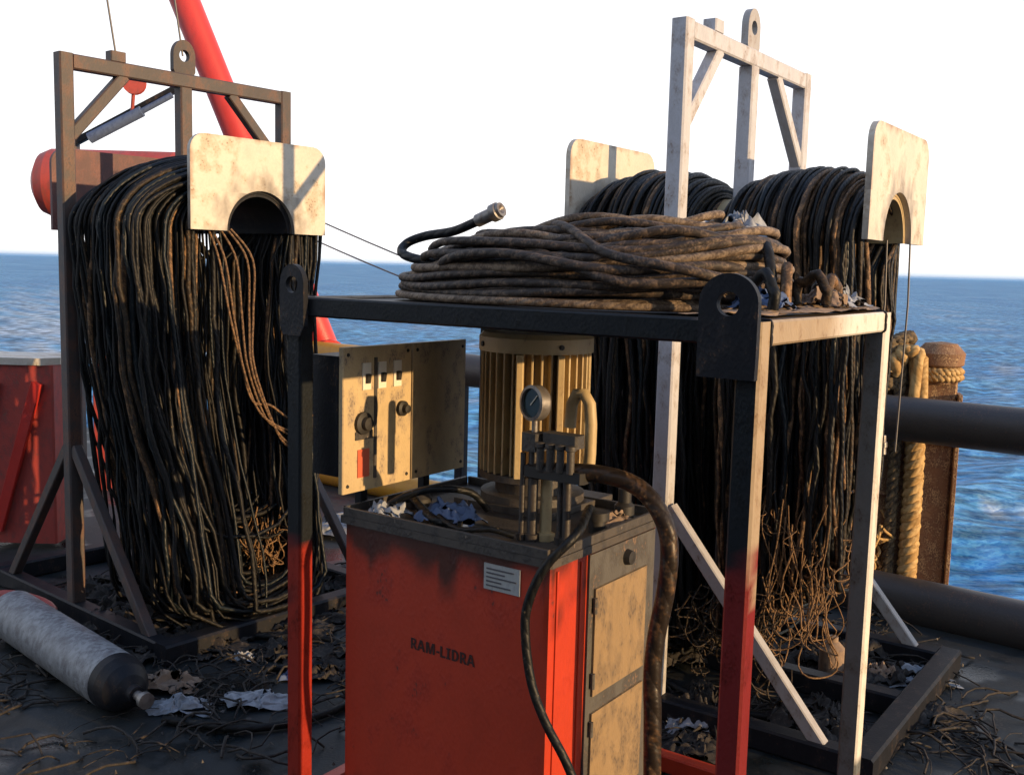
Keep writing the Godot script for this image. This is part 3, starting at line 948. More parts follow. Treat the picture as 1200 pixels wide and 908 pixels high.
	for e in [[1.253, 0.319, 0.024], [1.225, 0.143, 0.034]]:
		s = Shape.new()
		s.lathe([Vector2(e[2], 0), Vector2(e[2], 0.012), Vector2(e[2] * 0.6, 0.016), Vector2(e[2] * 0.55, 0.03), Vector2(0, 0.032)], P(-1.275, e[0], e[1]), Vector3.RIGHT, 18)
		part("knob", s, M.dark, cab)
	s = Shape.new()
	s.bar(P(-1.2735, 1.175, 0.15), P(-1.2735, 1.20, 0.15), 0.004, 0.075, Vector3.RIGHT)
	s.bar(P(-1.2735, 1.05, 0.20), P(-1.2735, 1.42, 0.20), 0.004, 0.012, Vector3.RIGHT)
	part("grime_strip", s, M.grime, cab)
	s = Shape.new()
	s.bar(P(-1.2735, 1.06, 0.148), P(-1.2735, 1.145, 0.148), 0.004, 0.05, Vector3.RIGHT, 1, 0.2)
	part("warning_label", s, M.red_label, cab)
	for e in [0.2, 0.5]:
		s = Shape.new()
		s.bar(P(-1.33, 0.956, e), P(-1.33, 1.07, e), 0.03, 0.03, Vector3.RIGHT)
		s.bar(P(-1.36, 0.945, e), P(-1.2905, 0.945, e), 0.03, 0.02, Vector3.FORWARD)
		part("box_bracket", s, M.black, t)
	# pressure gauge on a manifold with valves and pipes
	var face := Vector3(-0.30, 0.05, 1).normalized()
	s = Shape.new()
	s.lathe([Vector2(0, -0.02), Vector2(0.044, -0.02), Vector2(0.049, -0.012), Vector2(0.049, 0.016), Vector2(0.040, 0.018), Vector2(0.039, 0.010)], P(-0.69, 1.337, 0.2), face, 28)
	var gauge := part("pressure_gauge", s, M.steel, t)
	s = Shape.new()
	s.lathe([Vector2(0.039, 0.010), Vector2(0, 0.010)], P(-0.69, 1.337, 0.2), face, 24)
	part("dial", s, M.glass_dark, gauge)
	s = Shape.new()
	var gc := P(-0.69, 1.337, 0.2) + face * 0.0112
	s.bar(gc - Vector3(0.006, 0.006, 0), gc + Vector3(0.02, 0.022, 0.006), 0.003, 0.0015, Vector3.UP)
	part("needle", s, M.white, gauge)
	s = Shape.new()
	s.tube([P(-0.69, 1.337, 0.2) - Vector3(0, 0.04, 0), P(-0.69, 1.25, 0.2)], 0.009, 8)
	part("gauge_stem", s, M.steel, gauge)
	s = Shape.new()
	s.box(P(-0.69, 1.232, 0.2), Vector3(0.055, 0.05, 0.055), 0.12)
	s.box(P(-0.60, 1.245, 0.205), Vector3(0.11, 0.035, 0.045), 0.12)
	part("manifold", s, M.grime, t)
	s = Shape.new()
	for k in 4:
		s.lathe([Vector2(0.011, -0.06), Vector2(0.011, 0.0), Vector2(0.015, 0.002), Vector2(0.015, 0.014), Vector2(0, 0.016)], P(-0.655 + k * 0.032, 1.222, 0.178), Vector3.UP, 10)
	part("valve", s, M.grime, t)
	s = Shape.new()
	s.box(P(-0.615, 1.152, 0.2), Vector3(0.19, 0.03, 0.05), 0.15)
	part("valve_block", s, M.dark, t)
	for e in [[-0.69, 0.2, 0.015, 1.21], [-0.665, 0.23, 0.017, 1.14], [-0.61, 0.215, 0.009, 1.14], [-0.55 - 0.035, 0.21, 0.011, 1.14], [-0.715, 0.185, 0.008, 1.20]]:
		s = Shape.new()
		s.tube([P(e[0], top, e[1]), P(e[0], (top + e[3]) / 2, e[1]), P(e[0], e[3], e[1])], e[2], 10)
		s.lathe([Vector2(e[2] * 1.5, 0), Vector2(e[2] * 1.6, 0.02), Vector2(e[2], 0.022)], P(e[0], top, e[1]), Vector3.UP, 6)
		part("pipe", s, M.tan if e[2] > 0.016 else M.pipe, t)
	s = Shape.new()
	s.tube([P(-0.64, 1.265, 0.3), P(-0.635, 1.33, 0.3), P(-0.62, 1.36, 0.3), P(-0.597, 1.362, 0.3), P(-0.578, 1.335, 0.3), P(-0.572, 1.28, 0.3), P(-0.572, 1.20, 0.3), P(-0.575, 1.15, 0.3)], 0.017, 10)
	part("bent_pipe", s, M.tan, t)
	for e in [[[Vector2(0.03, 0), Vector2(0.03, 0.05), Vector2(0.02, 0.06), Vector2(0.02, 0.10), Vector2(0, 0.105)], P(-0.60, top, 0.56)], [[Vector2(0.025, 0), Vector2(0.025, 0.035), Vector2(0.035, 0.037), Vector2(0.035, 0.06), Vector2(0, 0.062)], P(-0.60, top, 0.40)], [[Vector2(0.04, 0), Vector2(0.04, 0.03), Vector2(0.025, 0.05), Vector2(0, 0.055)], P(-1.18, top, 0.3)]]:
		s = Shape.new()
		s.lathe(e[0], e[1], Vector3.UP, 16)
		part("filler_cap", s, M.dark, t)
	# pressure hoses
	s = Shape.new()
	s.tube(smooth([P(-0.70, 1.15, 0.2), P(-0.6, 1.16, 0.2), P(-0.5, 1.165, 0.22), P(-0.42, 1.152, 0.24), P(-0.363, 1.12, 0.25), P(-0.315, 1.06, 0.25), P(-0.296, 0.985, 0.25), P(-0.303, 0.87, 0.25), P(-0.322, 0.76, 0.25), P(-0.33, 0.65, 0.25), P(-0.324, 0.53, 0.25), P(-0.32, 0.3, 0.26), P(-0.33, 0.13, 0.3), P(-0.38, 0.03, 0.38), P(-0.5, 0.03, 0.42)], 5), 0.024, 14)
	part("thick_hose", s, M.brown_hose, t, "thick brown-black hose arching down beside the tank")
	s = Shape.new()
	s.tube(smooth([P(-0.66, 0.96, 0.5), P(-0.60, 1.03, 0.36), P(-0.52, 1.05, 0.2), P(-0.48, 1.03, 0.09), P(-0.535, 0.95, 0.035), P(-0.583, 0.84, 0.03), P(-0.587, 0.75, 0.03), P(-0.562, 0.632, 0.028), P(-0.517, 0.54, 0.03), P(-0.45, 0.42, 0.05), P(-0.41, 0.2, 0.12), P(-0.42, 0.04, 0.22)], 5), 0.0125, 10)
	part("thin_hose", s, M.hose[0], t, "thin black hose looping in front of the tank corner")
	s = Shape.new()
	s.tube(smooth([P(-1.2, 0.97, 0.15), P(-1.12, 1.02, 0.16), P(-1.03, 1.05, 0.2), P(-0.98, 1.03, 0.3), P(-0.96, 0.97, 0.36)], 5), 0.011, 8)
	s.tube(smooth([P(-1.23, 0.965, 0.2), P(-1.15, 1.0, 0.22), P(-1.07, 0.99, 0.18), P(-0.98, 0.975, 0.14), P(-0.9, 0.97, 0.16)], 5), 0.013, 8)
	s.tube(smooth([P(-0.72, 0.97, 0.16), P(-0.78, 0.985, 0.13), P(-0.88, 0.97, 0.12), P(-0.98, 0.985, 0.15)], 5), 0.009, 8)
	part("cable", s, M.hose[0], t)

func smooth(k: Array, steps: int) -> Array:
	var o := []
	for i in k.size() - 1:
		var a: Vector3 = k[maxi(i - 1, 0)]
		var b: Vector3 = k[i]
		var c: Vector3 = k[i + 1]
		var d: Vector3 = k[mini(i + 2, k.size() - 1)]
		for j in steps:
			o.append(b.cubic_interpolate(c, a, d, float(j) / steps))
	o.append(k[-1])
	return o

func rag_shape(at: Vector3, size: Vector2, height: float, sd: int, floor_y: float) -> Shape:
	var s := Shape.new()
	var f := FastNoiseLite.new()
	f.seed = sd
	f.frequency = 0.8
	f.fractal_octaves = 2
	var k := 26
	for i in k + 1:
		for j in k + 1:
			var u := Vector2(i, j) / k * 2.0 - Vector2.ONE
			var wob := Vector2(f.get_noise_2d(u.x * 1.3 + 9.0, u.y * 1.3), f.get_noise_2d(u.x * 1.3, u.y * 1.3 + 30.0)) * 0.42
			var h := maxf(0.0, 1.0 - u.length_squared() * 0.62) * (0.45 + 0.9 * absf(f.get_noise_2d(u.x * 2.2, u.y * 2.2)))
			var p := Vector3(at.x + (u.x + wob.x) * size.x / 2, floor_y + 0.006 + h * height + 0.005 * f.get_noise_2d(u.x * 5, u.y * 5), at.z + (u.y + wob.y) * size.y / 2)
			s.put(p, Vector3.UP, u)
	for i in k:
		for j in k:
			var a := i * (k + 1) + j
			s.idx.append_array(PackedInt32Array([a, a + k + 1, a + 1, a + 1, a + k + 1, a + k + 2]))
	for i in range(k + 1):
		for j in range(k + 1):
			var a: Vector3 = s.v[maxi(i - 1, 0) * (k + 1) + j]
			var b: Vector3 = s.v[mini(i + 1, k) * (k + 1) + j]
			var c: Vector3 = s.v[i * (k + 1) + maxi(j - 1, 0)]
			var d: Vector3 = s.v[i * (k + 1) + mini(j + 1, k)]
			var nn := (d - c).cross(b - a)
			s.n[i * (k + 1) + j] = (nn if nn.y > 0 else -nn).normalized()
	return s

func make_roof_load() -> void:
	# the big flat coil of hose
	rng.seed = 41
	var t := thing("hose_coil", "large flat coil of dusty brown hose lying on the frame roof", "hose coil", hpu, P(-0.67, FRAME_H, 0.42))
	for l in 8:
		for c in 10 - l / 3:
			var a := 0.59 - 0.009 * l - 0.004 * maxf(0.0, l - 3.0) - 0.023 * c * rng.randf_range(0.8, 1.15)
			var bb := 0.375 - 0.006 * l - 0.021 * c
			var cx := -0.705 + 0.007 * l + 0.004 * maxf(0.0, l - 3.0) + rng.randf_range(-0.012, 0.012)
			var cb := 0.435 + rng.randf_range(-0.015, 0.015)
			var y := FRAME_H + 0.012 + l * 0.0215 + rng.randf_range(-0.004, 0.004) + 0.0008 * c * l
			var tilt := rng.randf_range(-0.005, 0.022) + 0.002 * l
			var turn := rng.randf_range(-0.06, 0.06)
			var ph := rng.randf() * 200.0
			var pts := []
			for i in 52:
				var w := TAU * i / 52.0
				var e := 1.0 + 0.055 * soft.get_noise_2d(cos(w) * 9.0 + ph, sin(w) * 9.0)
				var px := cos(w) * a * e
				var pb := signf(sin(w)) * pow(absf(sin(w)), 0.8) * bb * e
				var qx := px * cos(turn) - pb * sin(turn)
				var qb := px * sin(turn) + pb * cos(turn)
				qb = clampf(qb, 0.02 - cb, 0.9 - cb)
				var py := y + tilt * cos(w) + 0.028 * soft.get_noise_2d(ph + 50.0 + cos(w) * 9.0, sin(w) * 9.0) * (0.3 + l * 0.14)
				pts.append(P(cx + qx, maxf(py, FRAME_H + 0.012), cb + qb))
			var s := Shape.new()
			s.tube(pts, rng.randf_range(0.0105, 0.0125), 8, true, false, 0.02)
			part("hose_turn", s, M.dust_hose if rng.randf() < 0.55 else M.dust_hose_dark, t)
	# strands that cross the coil
	for e in [[P(-1.05, 1.70, 0.3), P(-0.8, 1.775, 0.18), P(-0.55, 1.72, 0.08), P(-0.35, 1.67, 0.07), P(-0.14, 1.68, 0.2), P(-0.14, 1.65, 0.5)], [P(-1.05, 1.66, 0.2), P(-0.92, 1.72, 0.10), P(-0.7, 1.735, 0.06), P(-0.4, 1.70, 0.07), P(-0.17, 1.715, 0.25), P(-0.2, 1.66, 0.5)], [P(-0.95, 1.76, 0.45), P(-0.65, 1.815, 0.22), P(-0.42, 1.74, 0.09), P(-0.22, 1.705, 0.1), P(-0.14, 1.68, 0.22), P(-0.16, 1.66, 0.5)]]:
		var s := Shape.new()
		s.tube(smooth(e, 7), 0.0125, 8)
		part("hose_turn", s, M.dust_hose_dark, t)
	var end := thing("hose_end", "black hose end with a grey coupling sticking up at the coil's left", "hose end", hpu, P(-1.1, 1.75, 0.3))
	var s := Shape.new()
	s.tube(smooth([P(-0.95, 1.70, 0.22), P(-1.12, 1.715, 0.22), P(-1.21, 1.735, 0.24), P(-1.225, 1.765, 0.28), P(-1.17, 1.787, 0.3), P(-1.06, 1.80, 0.29), P(-0.98, 1.822, 0.28), P(-0.94, 1.838, 0.28)], 6), 0.014, 10)
	part("hose", s, M.hose[0], end)
	s = Shape.new()
	s.lathe([Vector2(0, 0), Vector2(0.019, 0), Vector2(0.019, 0.055), Vector2(0.026, 0.057), Vector2(0.026, 0.078), Vector2(0.021, 0.08), Vector2(0.021, 0.09), Vector2(0.013, 0.09), Vector2(0.0, 0.08)], P(-0.96, 1.83, 0.28), P(-0.875, 1.862, 0.28) - P(-0.96, 1.83, 0.28), 16)
	part("coupling", s, M.steel, end)
	single("rag", rag_shape(P(-0.27, 0, 0.55), Vector2(0.15, 0.13), 0.09, 3, 1.785), M.cloth_white, "bluish white rag tossed on top of the hose coil", "rag", hpu, P(-0.27, 1.79, 0.55))
	# right end of the roof: short hose pieces, fittings, an oily mat
	single("oily_mat", rag_shape(P(-0.075, 0, 0.47), Vector2(0.16, 0.95), 0.014, 8, FRAME_H + 0.001), M.cloth_tan, "flat oily brown mat on the roof's right edge", "mat", hpu, P(-0.075, FRAME_H, 0.47))
	var loops := [
		[P(-0.06, 1.655, 0.18), 0.05, 0.5, "black hose offcut nearest the big lifting lug", 0],
		[P(-0.06, 1.665, 0.34), 0.055, 1.2, "dusty hose offcut standing on edge right of the coil", 3],
		[P(-0.05, 1.66, 0.50), 0.045, 0.2, "small curled hose offcut midway along the mat", 2],
		[P(-0.13, 1.695, 0.36), 0.075, 0.9, "arched hose offcut leaning against the coil's right end", 1],
		[P(-0.05, 1.655, 0.66), 0.04, 1.6, "small pale hose offcut towards the pale rear post", 3],
		[P(-0.10, 1.65, 0.78), 0.045, 0.4, "black curled offcut closest to the pale rear post", 0]]
	for e in loops:
		s = Shape.new()
		var pts := []
		for i in 15:
			var a := -0.5 + (PI + 1.0) * i / 14.0
			pts.append(e[0] + Vector3(cos(a) * cos(e[2]), 0, sin(e[2]) * cos(a)) * e[1] + Vector3(0, sin(a) * e[1] - 0.01 + 0.01 * sin(i * 1.3), 0))
		s.tube(pts, 0.014, 8)
		single("hose_offcut", s, M.hose[e[4]], e[3], "hose", hpu, e[0] - Vector3(0, e[1], 0), "hose offcuts on the frame roof")
	for e in [[P(-0.05, FRAME_H, 0.58), Vector2(0.12, 0.12), 0.06, 21, M.cloth_tan, "crumpled tan rag between the hose offcuts"], [P(-0.06, FRAME_H, 0.74), Vector2(0.13, 0.14), 0.055, 22, M.cloth_white, "crumpled pale rag beside the pale rear post"], [P(-0.09, FRAME_H, 0.26), Vector2(0.14, 0.12), 0.05, 23, M.cloth_blue, "crumpled dark blue rag behind the big lifting lug"]]:
		single("rag", rag_shape(e[0], e[1], e[2], e[3], FRAME_H + 0.012), e[4], e[5], "rag", hpu, e[0])

# ------------------------------------------------------------------ ship's side
func rail_point(k: float, y: float) -> Vector3:
	return Vector3(2.06 - 0.774 * k, y, -5.0 - 0.633 * k)

func make_ship_side() -> void:
	var t := thing("ship_rail", "two-pipe ship's rail, black on the right and yellow on the left", "railing", Transform3D.IDENTITY, rail_point(0, 0))
	var along := Vector3(-0.774, 0, -0.633)
	for e in [[-6.0, 3.2, 1.0, 0.112, M.pipe, "black upper pipe"], [3.2, 6.2, 1.0, 0.095, M.yellow, "yellow upper pipe"], [-6.0, 3.2, 0.075, 0.125, M.pipe, "black lower pipe"], [3.2, 6.2, 0.09, 0.10, M.yellow, "yellow lower pipe"]]:
		var s := Shape.new()
		var pts := []
		for i in 13:
			pts.append(rail_point(lerpf(e[0], e[1], i / 12.0), e[2]))
		s.tube(pts, e[3], 20)
		part("pipe", s, e[4], t, e[5])
	for k in [-4.6, -1.5, 1.35, 3.1, 6.0]:
		var s := Shape.new()
		s.bar(rail_point(k, 0.0), rail_point(k, 0.92), 0.07, 0.07, along)
		part("stanchion", s, M.black, t)
	# rusty double bollard with ropes
	var b := thing("mooring_bollard", "broad rusty mooring bollard with two heads, hung with ropes beyond the black rail", "bollard", Transform3D.IDENTITY, Vector3(2.14, 0, -5.42))
	var fr := Basis(Vector3.UP, -0.30)
	var o := Vector3(2.11, 0, -5.44)
	var s := Shape.new()
	s.bar(o + fr * Vector3(-0.11, -0.6, 0.0), o + fr * Vector3(-0.11, 1.13, 0.0), 0.27, 0.16, fr * Vector3.RIGHT, 8, 0.12)
	part("upright", s, M.rust, b)
	s = Shape.new()
	s.bar(o + fr * Vector3(0.135, -0.6, -0.02), o + fr * Vector3(0.135, 1.16, -0.02), 0.214, 0.10, fr * Vector3.RIGHT, 8, 0.12)
	part("upright", s, M.rust, b)
	s = Shape.new()
	s.bar(o + fr * Vector3(0.254, -0.6, 0.0), o + fr * Vector3(0.254, 1.10, 0.0), 0.02, 0.15, fr * Vector3.RIGHT)
	part("edge_flange", s, M.rust, b)
	s = Shape.new()
	s.lathe([Vector2(0.10, 1.12), Vector2(0.10, 1.27), Vector2(0.13, 1.30), Vector2(0.13, 1.35), Vector2(0.09, 1.39), Vector2(0, 1.40)], o + fr * Vector3(-0.13, 0, 0.0), Vector3.UP, 20)
	part("head", s, M.rust, b)
	s = Shape.new()
	s.lathe([Vector2(0.075, 1.15), Vector2(0.075, 1.22), Vector2(0.12, 1.25), Vector2(0.125, 1.31), Vector2(0.08, 1.36), Vector2(0, 1.37)], o + fr * Vector3(0.15, 0, -0.02), Vector3.UP, 20)
	part("head", s, M.rust, b)
	s = Shape.new()
	s.bar(o + fr * Vector3(-0.24, 0.56, 0.09), o + fr * Vector3(-0.06, 0.56, 0.09), 0.02, 0.03, Vector3.UP)
	s.bar(o + fr * Vector3(0.04, 0.84, 0.04), o + fr * Vector3(0.24, 0.84, 0.04), 0.02, 0.03, Vector3.UP)
	part("weld_rib", s, M.rust, b)
	# ropes: turns round the left head, a yellow fall and a dark fall
	s = Shape.new()
	for strand in 3:
		var pts := []
		for i in 90:
			var u := i / 89.0
			var c := o + fr * Vector3(0.035 + 0.015 * sin(u * 3.0), lerpf(1.28, -0.35, u), 0.125)
			if u < 0.14: c = o + fr * Vector3(-0.10 + 0.135 * u / 0.14, 1.20 + 0.13 * sin(u / 0.14 * PI * 0.8), 0.135)
			var a := u * 74.0 + strand * TAU / 3
			pts.append(c + fr * Vector3(cos(a), 0, sin(a)) * 0.027)
		s.tube(pts, 0.028, 7, false, false)
	single("mooring_rope", s, M.rope, "thick yellow-tan twisted rope hanging down the rusty bollard", "rope", Transform3D.IDENTITY, o)
	s = Shape.new()
	for strand in 3:
		var pts := []
		for i in 80:
			var u := i / 79.0
			var c := o + fr * Vector3(-0.05, lerpf(1.26, -0.35, u), 0.115)
			var a := u * 76.0 + strand * TAU / 3
			pts.append(c + fr * Vector3(cos(a), 0, sin(a)) * 0.017)
		s.tube(pts, 0.018, 7, false, false)
	for turn in 5:
		for strand in 2:
			var pts := []
			for i in 60:
				var a := TAU * i / 60.0
				var w := a * 14.0 + strand * PI
				pts.append(o + fr * Vector3(-0.13 + cos(a) * (0.125 + 0.012 * cos(w)), 1.13 + turn * 0.058 + 0.03 * sin(a * 2.0 + turn * 1.7) + 0.012 * sin(w), sin(a) * (0.125 + 0.012 * cos(w))))
			s.tube(pts, 0.027, 7, true, false)
	single("mooring_rope", s, M.rope_dark, "dark tarred rope wound round the rusty bollard's left head", "rope", Transform3D.IDENTITY, o)
	s = Shape.new()
	for turn in 2:
		for strand in 2:
			var pts := []
			for i in 50:
				var a := TAU * i / 50.0
				var w := a * 12.0 + strand * PI
				pts.append(o + fr * Vector3(0.15 + cos(a) * (0.10 + 0.012 * cos(w)), 1.185 + turn * 0.03 + 0.012 * sin(w), -0.02 + sin(a) * (0.10 + 0.012 * cos(w))))
			s.tube(pts, 0.016, 6, true, false)
	single("mooring_rope", s, M.rope, "pale rope wound round the rusty bollard's right head", "rope", Transform3D.IDENTITY, o)
	rng.seed = 61
	frayed(Transform3D(fr, o), "frayed tan rope fibres low on the rusty bollard plate", Vector3(-0.15, 0.3, 0.12), Vector3(0.16, 0.4, 0.06), 16, 62, M.rope, 0.008)
	# crane boom rising past the left rack
	var bm := thing("crane_boom", "bright red crane boom tube slanting up behind the left rack", "crane boom", Transform3D.IDENTITY, Vector3(-1.51, 0.0, -8.0))
	s = Shape.new()
	var foot := Vector3(-1.46, 0.98, -8.05)
	var tip := Vector3(-3.55, 6.0, -8.2)
	s.tube([foot, foot.lerp(tip, 0.3), foot.lerp(tip, 0.6), tip], 0.112, 24)
	part("tube", s, M.boom, bm)
	s = Shape.new()
	s.box(Vector3(-1.43, 0.45, -8.05), Vector3(0.3, 0.92, 0.3), 0.08)
	part("pedestal", s, M.boom, bm)
	s = Shape.new()
	s.lathe([Vector2(0, -0.16), Vector2(0.13, -0.16), Vector2(0.13, 0.16), Vector2(0, 0.16)], Vector3(-1.45, 0.98, -8.05), Vector3(0.3, 0, 1), 20)
	part("pivot", s, M.boom, bm)
	# wires from the boom to the rail
	for e in [[0.245, 0.55, "upper of the two thin wires running from the red boom to the rail"], [0.205, 0.9, "lower of the two thin wires running from the red boom to the rail"]]:
		s = Shape.new()
		var a := foot.lerp(tip, e[0])
		var z := rail_point(e[1], 1.09)
		var pts := []
		for i in 17:
			var u := i / 16.0
			pts.append(a.lerp(z, u) - Vector3(0, 0.10 * sin(u * PI), 0))
		s.tube(pts, 0.006, 5)
		single("wire", s, M.wire, e[2], "wire", Transform3D.IDENTITY, z, "boom wires")
	# red air receiver
	var rc := thing("red_tank", "large red horizontal tank behind the left rack", "tank", Transform3D.IDENTITY, Vector3(-3.0, 0, -7.6))
	s = Shape.new()
	s.lathe([Vector2(0, -0.09), Vector2(0.13, -0.07), Vector2(0.215, -0.02), Vector2(0.245, 0.05), Vector2(0.245, 0.92), Vector2(0.215, 0.99), Vector2(0.13, 1.04), Vector2(0, 1.06)], Vector3(-2.42, 2.22, -7.55), Vector3(-1, 0, 0.02), 32)
	part("shell", s, M.red_old, rc)
	for x in [-2.62, -3.0]:
		s = Shape.new()
		s.bar(Vector3(x, 0, -7.55), Vector3(x, 2.06, -7.55), 0.1, 0.3, Vector3.RIGHT)
		part("leg", s, M.red_old, rc)
	# davit with a blue ram above it
	var dv := thing("davit", "dark davit strut with blue ram and red sheave above the red tank", "davit", Transform3D.IDENTITY, Vector3(-3.4, 0, -8.0))
	s = Shape.new()
	s.bar(Vector3(-3.43, 0, -8.05), Vector3(-3.43, 2.56, -8.05), 0.09, 0.09, Vector3.RIGHT)
	part("post", s, M.rack_brown, dv)
	s = Shape.new()
	s.bar(Vector3(-3.45, 2.53, -8.0), Vector3(-2.5, 3.04, -8.0), 0.06, 0.05, Vector3.FORWARD)
	part("strut", s, M.black, dv)
	s = Shape.new()
	s.tube([Vector3(-3.25, 2.59, -7.94), Vector3(-2.85, 2.80, -7.94)], 0.042, 12)
	s.tube([Vector3(-2.85, 2.80, -7.94), Vector3(-2.62, 2.925, -7.94)], 0.022, 10)
	part("ram", s, M.cloth_blue, dv)
	s = Shape.new()
	s.lathe([Vector2(0, -0.03), Vector2(0.085, -0.03), Vector2(0.07, 0), Vector2(0.085, 0.03), Vector2(0, 0.03)], Vector3(-2.89, 3.0, -7.9), Vector3(0.2, 0, 1), 18)
	part("sheave", s, M.red_old, dv)
	s = Shape.new()
	s.tube([Vector3(-2.89, 3.0, -7.9), Vector3(-2.93, 2.77, -7.95)], 0.014, 6)
	part("hanger", s, M.red_old, dv)
	# winch at the left edge
	var wn := thing("deck_winch", "red deck winch with ribbed housing at the left edge beside the rack", "winch", Transform3D.IDENTITY, Vector3(-3.2, 0, -6.5))
	s = Shape.new()
	var ax := Vector3(-1, 0, 0.35).normalized()
	var c0 := Vector3(-2.86, 0.62, -6.35)
	s.lathe([Vector2(0, 0), Vector2(0.47, 0), Vector2(0.48, 0.01), Vector2(0.48, 0.05), Vector2(0.3, 0.052)], c0, ax, 36)
	s.lathe([Vector2(0.3, 0.85), Vector2(0.48, 0.852), Vector2(0.48, 0.9), Vector2(0, 0.91)], c0, ax, 36)
	part("flange", s, M.red_old, wn)
	s = Shape.new()
	s.lathe([Vector2(0.3, 0.052), Vector2(0.3, 0.85)], c0, ax, 32)
	part("drum", s, M.red_old, wn)
	for i in 5:
		s = Shape.new()
		var rb: Vector3 = c0 + ax * (0.14 + i * 0.15)
		s.lathe([Vector2(0.30, -0.02), Vector2(0.42, -0.018), Vector2(0.42, 0.018), Vector2(0.30, 0.02)], rb, ax, 32)
		part("rib", s, M.red_old, wn)
	s = Shape.new()
	s.box(Vector3(-2.95, 0.56, -5.98), Vector3(0.66, 1.04, 0.34), 0.03)
	var hs := part("housing", s, M.red_old, wn)
	s = Shape.new()
	s.box(Vector3(-2.95, 1.10, -5.98), Vector3(0.70, 0.04, 0.38), 0.2)
	part("housing_lid", s, M.cream, hs)
	for e in [[Vector3(-2.70, 0.98, -5.79), Vector3(-2.95, 0.12, -5.79)], [Vector3(-2.95, 0.98, -5.79), Vector3(-3.18, 0.12, -5.79)]]:
		s = Shape.new()
		s.bar(e[0], e[1], 0.06, 0.035, Vector3.RIGHT)
		part("brace", s, M.boom, hs)
	for k in [0.03, 0.88]:
		s = Shape.new()
		var at: Vector3 = c0 + ax * k
		s.bar(Vector3(at.x, 0, at.z) + ax * (-0.08 if k < 0.5 else 0.08), Vector3(at.x, 0.62, at.z) + ax * (-0.08 if k < 0.5 else 0.08), 0.22, 0.06, ax.cross(Vector3.UP))
		part("bearing_stand", s, M.red_old, wn)

func make_tank_clutter() -> void:
	for e in [[P(-0.97, 0.957, 0.20), Vector2(0.20, 0.12), 0.07, 61, M.cloth_blue, "dark blue rag on the red tank in front of the motor"], [P(-1.16, 0.957, 0.14), Vector2(0.13, 0.10), 0.05, 62, M.cloth_white, "grey rag on the red tank's left front corner"], [P(-0.60, 0.957, 0.49), Vector2(0.09, 0.14), 0.04, 63, M.cloth_tan, "oily brown rag on the red tank's right edge"]]:
		single("rag", rag_shape(e[0], e[1], e[2], e[3], 0.956), e[4], e[5], "rag", hpu, e[0])
	# burnt scraps of rope and hose round the rack feet, too many to count
	rng.seed = 92
	var b := Shape.new()
	for i in 2600:
		var at := Vector3(rng.randf_range(-2.5, 0.1), 0, rng.randf_range(-5.6, -3.3)) if i < 1700 else Vector3(rng.randf_range(0.1, 1.9), 0, rng.randf_range(-5.0, -3.3))
		if wander.get_noise_2d(at.x * 16.0, at.z * 16.0) < -0.05 + rng.randf_range(-0.2, 0.3): continue
		var r := rng.randf_range(0.0015, 0.006)
		var d := Vector3(rng.randfn(), 0, rng.randfn()).normalized() * rng.randf_range(0.02, 0.06)
		var pts := []
		var y := rng.randf_range(0.005, 0.05)
		for k in 6:
			pts.append(Vector3(at.x, r + y * sin(k * 0.6), at.z))
			d = d.rotated(Vector3.UP, rng.randfn() * 0.5)
			at += d
		b.tube(pts, r, 5, false, true)
	for i in 70:
		var at := Vector3(rng.randf_range(-2.1, -0.1), 0, rng.randf_range(-5.4, -3.7)) if i < 42 else Vector3(rng.randf_range(0.3, 1.7), 0, rng.randf_range(-5.0, -3.5))
		var lump := rag_shape(at, Vector2(rng.randf_range(0.12, 0.4), rng.randf_range(0.1, 0.3)), rng.randf_range(0.03, 0.10), 200 + i, 0.0)
		var off := b.v.size()
		for q in lump.v.size():
			b.put(lump.v[q] + Vector3(0, 0.02 * wander.get_noise_2d(lump.v[q].x * 160.0, lump.v[q].z * 160.0), 0), lump.n[q], lump.uv[q])
		for q in lump.idx: b.idx.append(q + off)
	var scraps := single("burnt_scraps", b, M.char, "burnt black scraps of rope and hose littering the deck", "debris")
	scraps.set_meta("kind", "stuff")
	# grit and flakes of paint, too many to count
	rng.seed = 91
	var s := Shape.new()
	for i in 420:
		var z := rng.randf_range(-6.2, -3.1)
		var p := Vector3(rng.randf_range(-2.4, 2.2) , 0.006, z)
		if p.x > 1.2 and z < -5.2: continue
		var r := rng.randf_range(0.003, 0.016) * rng.randf_range(0.4, 1.0)
		var a := rng.randf() * TAU
		var pts := []
		for k in 5:
			var w := a + TAU * k / 5.0
			pts.append(p + Vector3(cos(w) * r * rng.randf_range(0.5, 1.3), rng.randf_range(0.0, 0.012), sin(w) * r * rng.randf_range(0.3, 1.0)))
		var c := p + Vector3(0, rng.randf_range(0.006, 0.02), 0)
		for k in 5:
			s.tri(pts[k], pts[(k + 1) % 5], c, Vector3.UP)
	var o := single("deck_grit", s, M.grime, "scattered flakes and grit lying over the deck", "debris")
	o.set_meta("kind", "stuff")

